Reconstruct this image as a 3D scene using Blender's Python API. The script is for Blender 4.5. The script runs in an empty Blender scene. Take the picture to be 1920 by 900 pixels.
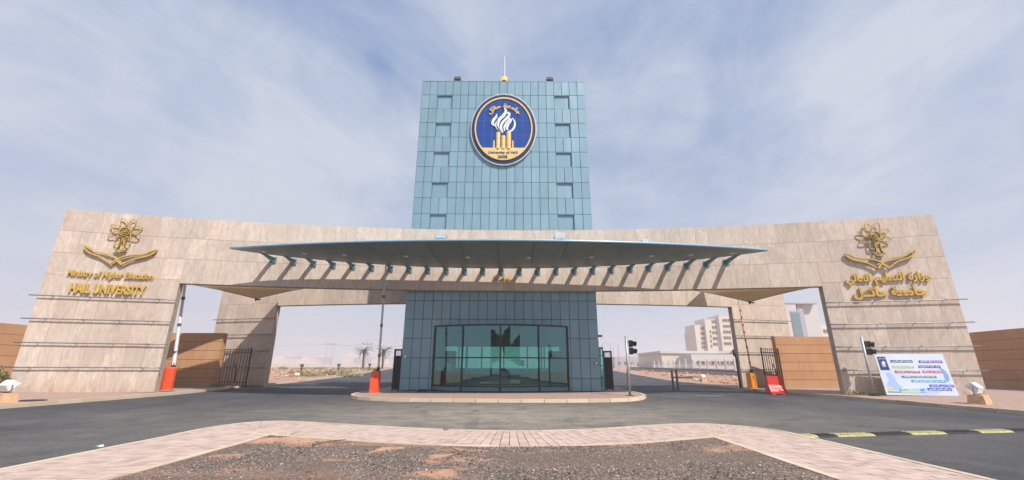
import bpy, math, random
from mathutils import Matrix, Vector, noise
random.seed(7)
R = math.radians
scene = bpy.context.scene
COL = scene.collection

# ------------------------------------------------------------------ camera
PITCH = R(16.9); FPX = 790.0; ROLL = R(0.2); EYE = 1.45
cam = bpy.data.cameras.new("camera")
cam.sensor_width = 36; cam.lens = FPX / 1920 * 36; cam.clip_start = .05; cam.clip_end = 9000
camo = bpy.data.objects.new("camera", cam); COL.objects.link(camo)
camo.matrix_world = Matrix.Translation((0, 0, EYE)) @ Matrix.Rotation(R(90) + PITCH, 4, 'X') @ Matrix.Rotation(ROLL, 4, 'Z')
scene.camera = camo

# ------------------------------------------------------------------ light and sky
SUN_TO = Vector((-0.80, 1.0, -1.5)).normalized()          # the way the sunlight travels
SUN_EL = math.asin(-SUN_TO.z); SUN_AZ = math.atan2(-SUN_TO.x, -SUN_TO.y)   # azimuth from +Y towards +X
sl = bpy.data.lights.new("sun", 'SUN'); sl.energy = 5.0; sl.angle = R(0.55); sl.color = (1.0, .95, .88)
so = bpy.data.objects.new("sun", sl); COL.objects.link(so); so.location = (30, -50, 60)
so.rotation_euler = SUN_TO.to_track_quat('-Z', 'Y').to_euler()
w = bpy.data.worlds.new("World"); scene.world = w; w.use_nodes = True
nt = w.node_tree; nt.nodes.clear(); L = nt.links.new
def nd(t, **k):
    n = nt.nodes.new(t)
    for a, b in k.items(): setattr(n, a, b)
    return n
def math_(op, a, b=None, clamp=False):
    n = nd('ShaderNodeMath', operation=op); n.use_clamp = clamp
    for i, v in enumerate((a, b)):
        if v is None: continue
        if isinstance(v, (int, float)): n.inputs[i].default_value = v
        else: L(v, n.inputs[i])
    return n.outputs[0]
sky = nd('ShaderNodeTexSky', sky_type='NISHITA'); sky.sun_disc = False
sky.sun_elevation = SUN_EL; sky.sun_rotation = SUN_AZ
sky.air_density = 1.0; sky.dust_density = 2.0; sky.ozone_density = 2.5
tc = nd('ShaderNodeTexCoord'); sep = nd('ShaderNodeSeparateXYZ'); L(tc.outputs['Generated'], sep.inputs[0])
zc = math_('ADD', math_('MAXIMUM', sep.outputs[2], 0.0), .12)
comb = nd('ShaderNodeCombineXYZ'); L(math_('DIVIDE', sep.outputs[0], zc), comb.inputs[0]); L(math_('DIVIDE', sep.outputs[1], zc), comb.inputs[1])
def cirrus(scale, sx, sy, rot, detail, seed, rough=.55, dist=.6):
    mp = nd('ShaderNodeMapping'); mp.inputs['Scale'].default_value = (sx, sy, 1); mp.inputs['Rotation'].default_value = (0, 0, R(rot)); mp.inputs['Location'].default_value = (seed, seed * .7, 0)
    L(comb.outputs[0], mp.inputs[0])
    n = nd('ShaderNodeTexNoise'); n.inputs['Scale'].default_value = scale; n.inputs['Detail'].default_value = detail
    n.inputs['Roughness'].default_value = rough; n.inputs['Distortion'].default_value = dist; L(mp.outputs[0], n.inputs['Vector']); return n.outputs['Fac']
c1 = cirrus(1.0, 1.0, .85, 25, 7, 3.1, .58, .7); c2 = cirrus(2.6, 1.1, .75, -30, 9, 8.7, .66, 1.2); c3 = cirrus(.45, 1, .8, 0, 3, 1.3)
cl = math_('ADD', math_('ADD', math_('MULTIPLY', c1, .5), math_('MULTIPLY', c2, .25)), math_('MULTIPLY', c3, .45))
rmp = nd('ShaderNodeMapRange'); rmp.inputs['From Min'].default_value = .44; rmp.inputs['From Max'].default_value = .67
rmp.inputs['To Min'].default_value = .0; rmp.inputs['To Max'].default_value = 1.0; L(cl, rmp.inputs['Value'])
hz = nd('ShaderNodeMapRange'); hz.inputs['From Min'].default_value = .62; hz.inputs['From Max'].default_value = .0      # milky air low in the sky
hz.inputs['To Min'].default_value = 0; hz.inputs['To Max'].default_value = .95; L(sep.outputs[2], hz.inputs['Value'])
veil = math_('SUBTRACT', 1.0, math_('MULTIPLY', math_('SUBTRACT', 1.0, rmp.outputs[0]), math_('SUBTRACT', 1.0, hz.outputs[0])))
bc = nd('ShaderNodeMix', data_type='RGBA'); L(sky.outputs[0], bc.inputs['A']); bc.inputs['B'].default_value = (1.1, 1.85, 3.6, 1); bc.inputs['Factor'].default_value = .85
mx = nd('ShaderNodeMix', data_type='RGBA'); L(veil, mx.inputs['Factor']); L(bc.outputs['Result'], mx.inputs['A']); mx.inputs['B'].default_value = (3.7, 4.05, 4.75, 1)
bg = nd('ShaderNodeBackground'); bg.inputs[1].default_value = .145; L(mx.outputs['Result'], bg.inputs[0])
wo = nd('ShaderNodeOutputWorld'); L(bg.outputs[0], wo.inputs[0])
scene.view_settings.view_transform = 'Standard'; scene.view_settings.look = 'None'
scene.view_settings.exposure = 0.15; scene.view_settings.gamma = 1.0
scene.cycles.max_bounces = 8; scene.cycles.transparent_max_bounces = 12; scene.cycles.volume_bounces = 1

# ------------------------------------------------------------------ photo measurements -> places
def ray(px, py):
    a, b = (px - 960) / FPX, (450 - py) / FPX
    a, b = a * math.cos(ROLL) - b * math.sin(ROLL), a * math.sin(ROLL) + b * math.cos(ROLL)
    return a, math.cos(PITCH) - b * math.sin(PITCH), math.sin(PITCH) + b * math.cos(PITCH)
def at(px, py, Y):
    a, c, s = ray(px, py); return Vector((a / c * Y, Y, EYE + s / c * Y))
TP = [(-4000, 0), (46, 0), (60, .2), (80, .5), (120, 1.1), (200, 1.45), (400, 1.9), (1250, 2.6)]
def terr(Y):
    for (a, za), (b, zb) in zip(TP, TP[1:]):
        if Y <= b: return za + (zb - za) * (Y - a) / (b - a)
    return TP[-1][1]

# ------------------------------------------------------------------ helpers
class MB:
    def __init__(s): s.v = []; s.f = []; s.m = []
    def poly(s, pts, mi=0):
        n = len(s.v); s.v += [tuple(p) for p in pts]; s.f.append(tuple(range(n, n + len(pts)))); s.m.append(mi); return s
    def hexa(s, c, mi=0):      # 8 corners: bottom ring 0-3, top ring 4-7
        n = len(s.v); s.v += [tuple(p) for p in c]
        for q in ((3, 2, 1, 0), (4, 5, 6, 7), (0, 1, 5, 4), (1, 2, 6, 5), (2, 3, 7, 6), (3, 0, 4, 7)):
            s.f.append(tuple(n + i for i in q)); s.m.append(mi)
        return s
    def box(s, x0, x1, y0, y1, z0, z1, mi=0, M=None):
        c = [(x0, y0, z0), (x1, y0, z0), (x1, y1, z0), (x0, y1, z0), (x0, y0, z1), (x1, y0, z1), (x1, y1, z1), (x0, y1, z1)]
        if M is not None: c = [M @ Vector(p) for p in c]
        return s.hexa(c, mi)
    def tube(s, pts, r, n=8, mi=0, cap=True, closed=False):
        pts = [Vector(p) for p in pts]; rs = r if isinstance(r, (list, tuple)) else [r] * len(pts)
        base = len(s.v); k = len(pts); up0 = None
        for i, p in enumerate(pts):
            if closed: d = pts[(i + 1) % k] - pts[i - 1]
            else: d = pts[min(i + 1, k - 1)] - pts[max(i - 1, 0)]
            d.normalize()
            if up0 is None: up0 = Vector((0, 0, 1)) if abs(d.z) < .9 else Vector((0, 1, 0))
            a = d.cross(up0)
            if a.length < 1e-4: a = d.orthogonal()
            a.normalize(); b = a.cross(d); up0 = b
            for j in range(n):
                t = 2 * math.pi * (j + .5) / n; s.v.append(tuple(p + a * math.cos(t) * rs[i] + b * math.sin(t) * rs[i]))
        for i in range(k if closed else k - 1):
            i2 = (i + 1) % k
            for j in range(n):
                s.f.append((base + i * n + j, base + i * n + (j + 1) % n, base + i2 * n + (j + 1) % n, base + i2 * n + j)); s.m.append(mi)
        if cap and not closed:
            s.f.append(tuple(base + j for j in range(n))[::-1]); s.m.append(mi)
            s.f.append(tuple(base + (k - 1) * n + j for j in range(n))); s.m.append(mi)
        return s
    def prism(s, pts, d, mi=0):  # closed outline, extruded by vector d
        d = Vector(d); n = len(s.v); k = len(pts)
        s.v += [tuple(p) for p in pts] + [tuple(Vector(p) + d) for p in pts]
        s.f.append(tuple(range(n, n + k))[::-1]); s.f.append(tuple(range(n + k, n + 2 * k))); s.m += [mi, mi]
        for i in range(k): s.f.append((n + i, n + (i + 1) % k, n + k + (i + 1) % k, n + k + i)); s.m.append(mi)
        return s
    def ico(s, c, r, mi=0, sz=1):
        n = len(s.v); c = Vector(c); a = random.random() * 6.28
        for k in range(4): s.v.append((c.x + r * math.cos(a + k * 1.57), c.y + r * math.sin(a + k * 1.57) * .8, c.z + r * .1 * sz))
        s.v += [(c.x, c.y, c.z + r * .75 * sz), (c.x, c.y, c.z - r * .4 * sz)]
        for k in range(4):
            s.f += [(n + k, n + (k + 1) % 4, n + 4), (n + (k + 1) % 4, n + k, n + 5)]; s.m += [mi, mi]
        return s
    def mesh(s, name, mats, smooth=False):
        me = bpy.data.meshes.new(name); me.from_pydata(s.v, [], s.f)
        for m in (mats if isinstance(mats, (list, tuple)) else [mats]): me.materials.append(m)
        if any(s.m): me.polygons.foreach_set('material_index', s.m)
        if smooth:
            me.polygons.foreach_set('use_smooth', [True] * len(s.f))
        me.update(); return me
    def make(s, name, mats, parent=None, smooth=False, local=False, **k):
        return link(name, s.mesh(name, mats, smooth), parent, local, **k)
def link(name, me, parent=None, local=False, loc=None, rot=None, label=None, cat=None, group=None, kind=None):
    o = bpy.data.objects.new(name, me); COL.objects.link(o)
    if loc is not None: o.location = loc
    if rot is not None: o.rotation_euler = rot
    if parent is not None:
        o.parent = parent
        if not local and parent.type == 'EMPTY': o.matrix_parent_inverse = Matrix.Translation(parent.location).inverted()
    tag(o, label, cat, group, kind); return o
def tag(o, label=None, cat=None, group=None, kind=None):
    if label: o['label'] = label
    if cat: o['category'] = cat
    if group: o['group'] = group
    if kind: o['kind'] = kind
    return o
def thing(name, loc, label, cat, rz=0, group=None):
    o = bpy.data.objects.new(name, None); COL.objects.link(o); o.location = loc; o.rotation_euler = (0, 0, rz)
    o.empty_display_size = .3
    return tag(o, label, cat, group)
def copy_tree(o, parent=None):
    c = o.copy(); COL.objects.link(c)
    if parent is not None: c.parent = parent
    for ch in KIDS(o): copy_tree(ch, c)
    return c
def KIDS(o): return [x for x in list(COL.objects) if x.parent == o]

# ------------------------------------------------------------------ materials
def lin(r, g, b):
    f = lambda v: (v / 255 / 12.92) if v / 255 <= .04045 else ((v / 255 + .055) / 1.055) ** 2.4
    return (f(r), f(g), f(b))
class NT:
    def __init__(s, name):
        s.mat = bpy.data.materials.new(name); s.mat.use_nodes = True; s.t = s.mat.node_tree; s.b = s.t.nodes['Principled BSDF']; s.L = s.t.links.new
        s.geo = s.t.nodes.new('ShaderNodeNewGeometry'); s.oi = s.t.nodes.new('ShaderNodeObjectInfo')
    def n(s, t, **k):
        x = s.t.nodes.new(t)
        for a, b in k.items(): setattr(x, a, b)
        return x
    def m(s, op, a, b=0.0, clamp=False):
        x = s.n('ShaderNodeMath', operation=op); x.use_clamp = clamp
        for i, v in enumerate((a, b)):
            if isinstance(v, (int, float)): x.inputs[i].default_value = v
            else: s.L(v, x.inputs[i])
        return x.outputs[0]
    def noise(s, scale, sc=(1, 1, 1), detail=4, rough=.55, dist=0, rnd=0, rot=(0, 0, 0)):
        mp = s.n('ShaderNodeMapping'); mp.inputs['Scale'].default_value = sc; mp.inputs['Rotation'].default_value = rot; s.L(s.geo.outputs['Position'], mp.inputs[0])
        if rnd:
            cx = s.n('ShaderNodeCombineXYZ'); s.L(s.m('MULTIPLY', s.oi.outputs['Random'], rnd), cx.inputs[0]); s.L(s.m('MULTIPLY', s.oi.outputs['Random'], rnd * .37), cx.inputs[2]); s.L(cx.outputs[0], mp.inputs['Location'])
        x = s.n('ShaderNodeTexNoise'); x.inputs['Scale'].default_value = scale; x.inputs['Detail'].default_value = detail
        x.inputs['Roughness'].default_value = rough; x.inputs['Distortion'].default_value = dist; s.L(mp.outputs[0], x.inputs['Vector']); return x.outputs['Fac']
    def ramp(s, v, *st):
        x = s.n('ShaderNodeValToRGB'); e = x.color_ramp.elements
        while len(e) < len(st): e.new(.5)
        for q, (p, c) in zip(e, st): q.position = p; q.color = (*c, 1) if len(c) == 3 else c
        s.L(v, x.inputs[0]); return x.outputs[0]
    def mr(s, v, a, b, c, d):
        x = s.n('ShaderNodeMapRange'); s.L(v, x.inputs[0])
        for i, q in zip((1, 2, 3, 4), (a, b, c, d)): x.inputs[i].default_value = q
        return x.outputs[0]
    def mix(s, f, a, b, mode='MIX'):
        x = s.n('ShaderNodeMix', data_type='RGBA', blend_type=mode)
        for k, v in (('Factor', f), ('A', a), ('B', b)):
            if isinstance(v, (int, float)): x.inputs[k].default_value = v
            elif isinstance(v, tuple): x.inputs[k].default_value = (*v, 1)
            else: s.L(v, x.inputs[k])
        return x.outputs['Result']
    def hsv(s, col, v):
        x = s.n('ShaderNodeHueSaturation'); s.L(col, x.inputs['Color']); s.L(v, x.inputs['Value']); return x.outputs[0]
    def bump(s, h, strength=.3, dist=.01):
        x = s.n('ShaderNodeBump'); x.inputs['Strength'].default_value = strength; x.inputs['Distance'].default_value = dist; s.L(h, x.inputs['Height']); s.L(x.outputs[0], s.b.inputs['Normal'])
    def out(s, col=None, rough=.7, metal=0, spec=None):
        if col is not None:
            if isinstance(col, tuple): s.b.inputs['Base Color'].default_value = (*col, 1)
            else: s.L(col, s.b.inputs['Base Color'])
        if isinstance(rough, (int, float)): s.b.inputs['Roughness'].default_value = rough
        else: s.L(rough, s.b.inputs['Roughness'])
        s.b.inputs['Metallic'].default_value = metal
        if spec is not None: s.b.inputs['Specular IOR Level'].default_value = spec
        return s.mat
def plain(name, col, rough=.6, metal=0, var=.18, scale=6, bump=0):
    t = NT(name); v = t.mr(t.noise(scale, detail=5), .3, .7, 1 - var, 1 + var)
    c = t.n('ShaderNodeRGB'); c.outputs[0].default_value = (*col, 1)
    if bump: t.bump(t.noise(scale * 12, detail=3), bump, .01)
    return t.out(t.hsv(c.outputs[0], v), rough, metal)

def stone_mat():
    t = NT('travertine'); v = t.noise(2.6, (1.5, 1.5, .5), 8, .68, 1.2, 31); f = t.noise(9, (3, 3, .3), 6, .75, .3, 17); big = t.noise(.35, (1, 1, .6), 3)
    s = t.m('ADD', t.m('MULTIPLY', v, .6), t.m('MULTIPLY', f, .4))
    c = t.ramp(s, (.30, (.37, .285, .22)), (.44, (.51, .415, .34)), (.54, (.60, .505, .42)), (.66, (.74, .655, .57)))
    c = t.mix(t.mr(t.oi.outputs['Random'], 0, 1, 0, .26), c, (.50, .365, .29))
    r2 = t.m('FRACT', t.m('MULTIPLY', t.oi.outputs['Random'], 7.31))
    c = t.hsv(c, t.m('MULTIPLY', t.mr(r2, 0, 1, .9, 1.06), t.mr(big, .3, .7, .92, 1.06)))
    # dust and damp grime just over the pavement
    sp = t.n('ShaderNodeSeparateXYZ'); t.L(t.geo.outputs['Position'], sp.inputs[0])
    low = t.m('MULTIPLY', t.mr(sp.outputs[2], .9, .15, 0, .55), t.mr(t.noise(3, (1, 1, .4), 5), .35, .65, 0, 1))
    c = t.mix(low, c, (.36, .2, .12))
    stn = t.m('MULTIPLY', t.mr(t.noise(1.6, (2.2, 2.2, .16), 6, .7), .52, .72, 0, .34), t.mr(t.noise(.5, (1, 1, 1), 4), .4, .6, 0, 1)); c = t.mix(stn, c, (.40, .29, .20))
    t.bump(f, .25, .006); return t.out(c, .62)
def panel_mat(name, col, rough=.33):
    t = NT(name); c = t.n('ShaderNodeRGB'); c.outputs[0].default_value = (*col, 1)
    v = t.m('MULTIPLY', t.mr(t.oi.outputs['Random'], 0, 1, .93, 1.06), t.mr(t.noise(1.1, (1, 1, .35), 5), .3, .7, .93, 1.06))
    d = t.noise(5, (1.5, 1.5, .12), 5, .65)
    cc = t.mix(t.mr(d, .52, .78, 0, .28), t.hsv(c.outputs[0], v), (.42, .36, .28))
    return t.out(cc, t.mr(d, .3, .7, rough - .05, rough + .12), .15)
def asphalt_mat():
    t = NT('asphalt'); a = t.noise(.2, (1, .6, 1), 7, .65, .6); b = t.noise(15, detail=5, rough=.85); c2 = t.noise(1.4, (.9, .7, 1), 7, .7, .3); big = t.noise(.09, detail=3)
    g = t.noise(160, detail=2, rough=.8)
    c = t.ramp(t.m('ADD', t.m('MULTIPLY', a, .6), t.m('MULTIPLY', c2, .4)), (.36, (.032, .034, .041)), (.5, (.056, .057, .064)), (.64, (.106, .102, .100)))
    sp = t.n('ShaderNodeSeparateXYZ'); t.L(t.geo.outputs['Position'], sp.inputs[0])
    gx = t.m('POWER', 2.718, t.m('MULTIPLY', t.m('POWER', t.m('DIVIDE', sp.outputs[0], 8.5), 2.0), -1.0)); gy = t.m('POWER', 2.718, t.m('MULTIPLY', t.m('POWER', t.m('DIVIDE', t.m('SUBTRACT', sp.outputs[1], 14.5), 6.0), 2.0), -1.0))
    du = t.m('MULTIPLY', t.m('MULTIPLY', gx, gy), t.mr(t.noise(1.3, (.8, 1.2, 1), 8, .72), .35, .62, .4, 1))      # wind-blown dust before the platform
    c = t.mix(du, c, (.29, .255, .205))
    # darker patches of old repairs and oil, tyre-polished lanes
    pt = t.mr(t.noise(.5, (1.3, .5, 1), 4, .5, 1.2), .60, .68, 0, .35); c = t.mix(pt, c, (.045, .045, .05))
    # hairline cracks filled with sand
    wp = t.n('ShaderNodeVectorMath', operation='ADD'); nz = t.n('ShaderNodeTexNoise'); nz.inputs['Scale'].default_value = 1.6; nz.inputs['Detail'].default_value = 5; t.L(t.geo.outputs['Position'], nz.inputs['Vector'])
    t.L(t.geo.outputs['Position'], wp.inputs[0]); t.L(nz.outputs['Color'], wp.inputs[1])
    vo = t.n('ShaderNodeTexVoronoi', feature='DISTANCE_TO_EDGE'); vo.inputs['Scale'].default_value = .22; t.L(wp.outputs[0], vo.inputs['Vector'])
    ck = t.m('MULTIPLY', t.mr(vo.outputs['Distance'], .0, .006, .75, 0), t.mr(t.noise(.35, detail=3), .45, .58, 0, 1)); c = t.mix(ck, c, (.03, .028, .027))
    c = t.hsv(c, t.m('MULTIPLY', t.mr(b, .32, .68, .55, 1.5), t.mr(g, .3, .7, .8, 1.22)))
    t.bump(b, .5, .006); return t.out(c, t.mr(big, .3, .7, .82, .95), 0, .3)
def paver_mat(name='paver', c0=(.46, .345, .295), c1=(.53, .41, .355), c2=(.39, .285, .245)):
    t = NT(name); rnd = t.m('FRACT', t.m('ADD', t.oi.outputs['Random'], t.geo.outputs['Random Per Island']))
    c = t.ramp(rnd, (0, c2), (.12, c0), (.7, c1), (1, tuple(x * 1.06 for x in c1)))
    st = t.noise(.5, (1, 1, 1), 6, .6); c = t.mix(t.mr(st, .42, .68, 0, .35), c, (.50, .36, .28)); b = t.noise(90, detail=2)
    c = t.hsv(c, t.mr(b, .3, .7, .84, 1.14)); t.bump(b, .25, .004); return t.out(c, .86, 0, .3)
def paved_mat():       # small paving bricks too far off to pick apart
    t = NT('brick_paving'); mp = t.n('ShaderNodeMapping'); t.L(t.geo.outputs['Position'], mp.inputs[0]); mp.inputs['Rotation'].default_value = (0, 0, R(90))
    br = t.n('ShaderNodeTexBrick'); t.L(mp.outputs[0], br.inputs[0]); br.inputs['Scale'].default_value = 2.2; br.inputs['Mortar Size'].default_value = .012
    br.inputs['Color1'].default_value = (.34, .235, .2, 1); br.inputs['Color2'].default_value = (.43, .31, .265, 1); br.inputs['Mortar'].default_value = (.2, .14, .115, 1)
    br.inputs['Brick Width'].default_value = .44; br.inputs['Row Height'].default_value = .22
    st = t.noise(.6, detail=6); c = t.mix(t.mr(st, .45, .7, 0, .6), br.outputs[0], (.40, .25, .16)); c = t.hsv(c, t.mr(t.noise(30, detail=3), .3, .7, .86, 1.12))
    return t.out(c, .88, 0, .3)
def sand_mat():
    t = NT('desert_sand'); a = t.noise(.06, (1, .55, 1), 6, .6); b = t.noise(.8, detail=8, rough=.7); d = t.noise(6, detail=5, rough=.7)
    c = t.ramp(t.m('ADD', t.m('MULTIPLY', a, .55), t.m('MULTIPLY', b, .45)), (.32, (.27, .135, .085)), (.47, (.42, .225, .145)), (.6, (.50, .31, .215)), (.74, (.52, .40, .30)))
    c = t.hsv(c, t.mr(d, .3, .7, .72, 1.22)); t.bump(b, .8, .12); return t.out(c, .95, 0, .2)
def gravel_mat():
    t = NT('gravel_bed'); at_ = t.n('ShaderNodeAttribute'); at_.attribute_name = 'sand'; at_.attribute_type = 'GEOMETRY'
    vo = t.n('ShaderNodeTexVoronoi'); vo.inputs['Scale'].default_value = 62; t.L(t.geo.outputs['Position'], vo.inputs['Vector'])
    se = t.n('ShaderNodeSeparateColor'); t.L(vo.outputs['Color'], se.inputs[0])
    c = t.ramp(se.outputs[0], (0, (.06, .052, .05)), (.4, (.17, .135, .115)), (.75, (.27, .205, .16)), (.93, (.46, .34, .26)), (1, (.6, .55, .5)))
    c = t.hsv(c, t.mr(vo.outputs['Distance'], 0, .6, 1.15, .55))
    s = t.ramp(t.noise(5, detail=8, rough=.75), (.3, (.38, .20, .125)), (.55, (.58, .33, .21)), (.75, (.66, .45, .32)))
    msk = t.mr(t.m('ADD', at_.outputs['Fac'], t.m('MULTIPLY', t.m('SUBTRACT', t.noise(22, detail=7, rough=.8), .5), 1.3)), .2, .95, .06, .9)
    c = t.mix(msk, c, s); t.bump(t.mr(vo.outputs['Distance'], 0, .5, 1, 0), .8, .012); return t.out(c, .92, 0, .25)
def stones_mat(name, *st):
    t = NT(name); return t.out(t.ramp(t.geo.outputs['Random Per Island'], *st), .8, 0, .3)
def glass_mat(name, tint, refl=.15):
    t = NT(name); t.t.nodes.remove(t.b); tr = t.n('ShaderNodeBsdfTransparent'); tr.inputs[0].default_value = (*tint, 1)
    gl = t.n('ShaderNodeBsdfGlossy'); gl.inputs[0].default_value = (.40, .74, .74, 1); gl.inputs['Roughness'].default_value = .015
    fr = t.n('ShaderNodeFresnel'); fr.inputs[0].default_value = 1.6
    mx = t.n('ShaderNodeMixShader'); t.L(t.m('ADD', t.m('MULTIPLY', fr.outputs[0], 1.6), refl, True), mx.inputs[0]); t.L(tr.outputs[0], mx.inputs[1]); t.L(gl.outputs[0], mx.inputs[2])
    o = [x for x in t.t.nodes if x.type == 'OUTPUT_MATERIAL'][0]; t.L(mx.outputs[0], o.inputs[0]); return t.mat
def wall_mat():
    t = NT('ochre_render'); a = t.noise(.5, detail=6); b = t.noise(4, (1, 1, .15), 6, .65)
    c = t.ramp(t.m('ADD', t.m('MULTIPLY', a, .6), t.m('MULTIPLY', b, .4)), (.3, (.41, .215, .105)), (.5, (.49, .27, .14)), (.7, (.55, .33, .19)))
    sp = t.n('ShaderNodeSeparateXYZ'); t.L(t.geo.outputs['Position'], sp.inputs[0]); low = t.m('MULTIPLY', t.mr(sp.outputs[2], .9, .2, 0, .6), t.mr(t.noise(2.2, detail=6, rough=.7), .35, .65, .2, 1)); c = t.mix(low, c, (.42, .30, .2)); c = t.mix(t.mr(t.noise(2.5, (2.5, 2.5, .12), 5, .7), .54, .75, 0, .3), c, (.26, .14, .07))
    t.bump(t.noise(55, detail=3), .35, .01); return t.out(t.hsv(c, t.mr(t.oi.outputs['Random'], 0, 1, .95, 1.05)), .9, 0, .25)
def sail_mat():
    t = NT('sail_fabric'); t.t.nodes.remove(t.b); d = t.n('ShaderNodeBsdfDiffuse'); d.inputs[0].default_value = (.52, .43, .27, 1)
    tl = t.n('ShaderNodeBsdfTranslucent'); tl.inputs[0].default_value = (.62, .48, .27, 1); mx = t.n('ShaderNodeMixShader'); mx.inputs[0].default_value = .38
    t.L(d.outputs[0], mx.inputs[1]); t.L(tl.outputs[0], mx.inputs[2]); o = [x for x in t.t.nodes if x.type == 'OUTPUT_MATERIAL'][0]; t.L(mx.outputs[0], o.inputs[0]); return t.mat
M = dict(
    stone=stone_mat(), core=plain('stone_core', (.33, .26, .2), .9), soff=plain('stone_return', (.46, .36, .28), .8, var=.1, bump=.2),
    panel=panel_mat('teal_panel', (.212, .342, .412)), pcore=plain('panel_joint', (.035, .055, .06), .8),
    steel=plain('brushed_steel', (.24, .235, .24), .42, .5), galv=plain('galvanised', (.42, .45, .47), .5, .5), black=plain('black_paint', (.016, .016, .018), .45),
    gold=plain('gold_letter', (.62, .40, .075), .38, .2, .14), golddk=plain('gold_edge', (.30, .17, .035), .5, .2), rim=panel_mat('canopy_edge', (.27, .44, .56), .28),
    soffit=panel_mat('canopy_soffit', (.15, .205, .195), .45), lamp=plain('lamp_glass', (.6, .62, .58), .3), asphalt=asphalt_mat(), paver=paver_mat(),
    paved=paved_mat(), kerb=paver_mat('kerb_stone', (.50, .39, .285), (.60, .48, .36), (.43, .31, .22)), sand=sand_mat(), gravel=gravel_mat(),
    joint=plain('joint_sand', (.33, .235, .19), .95), stones=stones_mat('gravel_stone', (0, (.035, .035, .04)), (.35, (.11, .105, .108)), (.65, (.22, .185, .165)), (.82, (.42, .30, .22)), (.94, (.40, .36, .33)), (1, (.55, .52, .48))),
    rocks=stones_mat('desert_rock', (0, (.16, .09, .06)), (.5, (.36, .21, .15)), (1, (.5, .4, .32))),
    ochre=wall_mat(), ochredk=plain('ochre_groove', (.16, .07, .03), .9), glass=glass_mat('teal_glass', (.33, .60, .53)), glass2=glass_mat('clear_glass', (.6, .85, .78), .08),
    frame=plain('dark_frame', (.02, .03, .032), .35, .3), sail=sail_mat(), orange=plain('orange_paint', (.78, .085, .022), .42, 0, .1, 3), amber=plain('amber_paint', (.86, .28, .02), .42, 0, .1, 3),
    redp=plain('red_plastic', (.68, .04, .022), .4, 0, .12, 4), white=plain('white_paint', (.72, .72, .74), .45, 0, .07), dirtyw=plain('weathered_white', (.52, .49, .45), .6, 0, .25, 5),
    yellow=plain('yellow_rubber', (.40, .37, .17), .85, 0, .3, 14), rubber=plain('black_rubber', (.022, .022, .024), .75, 0, .2, 20), yb=plain('yellow_cap', (.7, .5, .03), .5),
    tan=plain('tan_concrete', (.58, .36, .20), .85, 0, .16, 5, .2), brown=plain('brown_metal', (.09, .065, .045), .5, .2), navy=plain('navy_enamel', (.012, .022, .075), .35, 0, .06), blue=plain('blue_enamel', (.003, .048, .26), .3, 0, .06),
    blueline=plain('blue_joint', (.09, .17, .42), .4), cream=plain('cream_gold', (.74, .52, .2), .42, .1, .08), creamdk=plain('gold_band', (.38, .24, .06), .5), palew=plain('pale_rim', (.75, .78, .78), .35),
    inner=plain('room_wall', (.26, .31, .29), .8), innerf=plain('room_floor', (.12, .11, .10), .6), desk=plain('desk_wood', (.07, .04, .025), .5), chair=plain('chair_fabric', (.02, .02, .025), .8), screen=plain('screen_plastic', (.02, .02, .022), .3),
    bld=plain('pale_render', (.62, .56, .47), .85, 0, .06, .3), bld2=plain('white_cladding', (.52, .51, .50), .6, 0, .05, .3), bldd=plain('grey_return', (.36, .36, .39), .7), win=plain('far_window', (.06, .05, .045), .3), winf=plain('far_window_frame', (.36, .27, .17), .7), bglass=plain('blue_glazing', (.16, .25, .29), .2, .2),
    bark=plain('palm_bark', (.11, .075, .05), .95, 0, .4, 8), frond=stones_mat('palm_frond', (0, (.03, .045, .015)), (.6, (.07, .085, .03)), (1, (.13, .13, .06))),
    leaf=stones_mat('shrub_leaf', (0, (.05, .075, .02)), (.6, (.10, .13, .035)), (1, (.19, .2, .07))), dry=stones_mat('dry_scrub', (0, (.14, .15, .05)), (.5, (.25, .24, .10)), (1, (.36, .31, .18))),
    wood=plain('dry_wood', (.2, .14, .095), .9, 0, .3, 20), board=plain('board_print', (.60, .66, .80), .35, 0, .06, 1.2), boarde=plain('board_edge', (.7, .7, .7), .5), wprint=plain('white_print', (.82, .82, .84), .5, 0, .02),
    yline=plain('faded_road_paint', (.45, .43, .38), .85, 0, .3, 6), iron=plain('cast_iron', (.05, .045, .04), .7, .3), bag=plain('litter_white', (.75, .76, .72), .6), green=plain('litter_green', (.05, .28, .06), .6),
    haze_lens=plain('pale_lens', (.40, .48, .50), .3), tealp=plain('teal_paint', (.10, .21, .25), .4, .1), grey=plain('grey_concrete', (.35, .31, .28), .9, 0, .12, 2))
def pcol(name, c): return plain(name, lin(*c), .45, 0, .04)

# ------------------------------------------------------------------ lettering
FORMS = {'ا': 0xFE8D, 'ب': 0xFE8F, 'ة': 0xFE93, 'ت': 0xFE95, 'ث': 0xFE99, 'ج': 0xFE9D, 'ح': 0xFEA1, 'خ': 0xFEA5, 'د': 0xFEA9, 'ذ': 0xFEAB, 'ر': 0xFEAD, 'ز': 0xFEAF, 'س': 0xFEB1, 'ش': 0xFEB5, 'ص': 0xFEB9, 'ض': 0xFEBD, 'ط': 0xFEC1,
         'ظ': 0xFEC5, 'ع': 0xFEC9, 'غ': 0xFECD, 'ف': 0xFED1, 'ق': 0xFED5, 'ك': 0xFED9, 'ل': 0xFEDD, 'م': 0xFEE1, 'ن': 0xFEE5, 'ه': 0xFEE9, 'و': 0xFEED, 'ي': 0xFEF1, 'ئ': 0xFE89, 'إ': 0xFE87, 'أ': 0xFE83, 'ء': 0xFE80}
TWO = 'اةدذرزوأإء'
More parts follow.
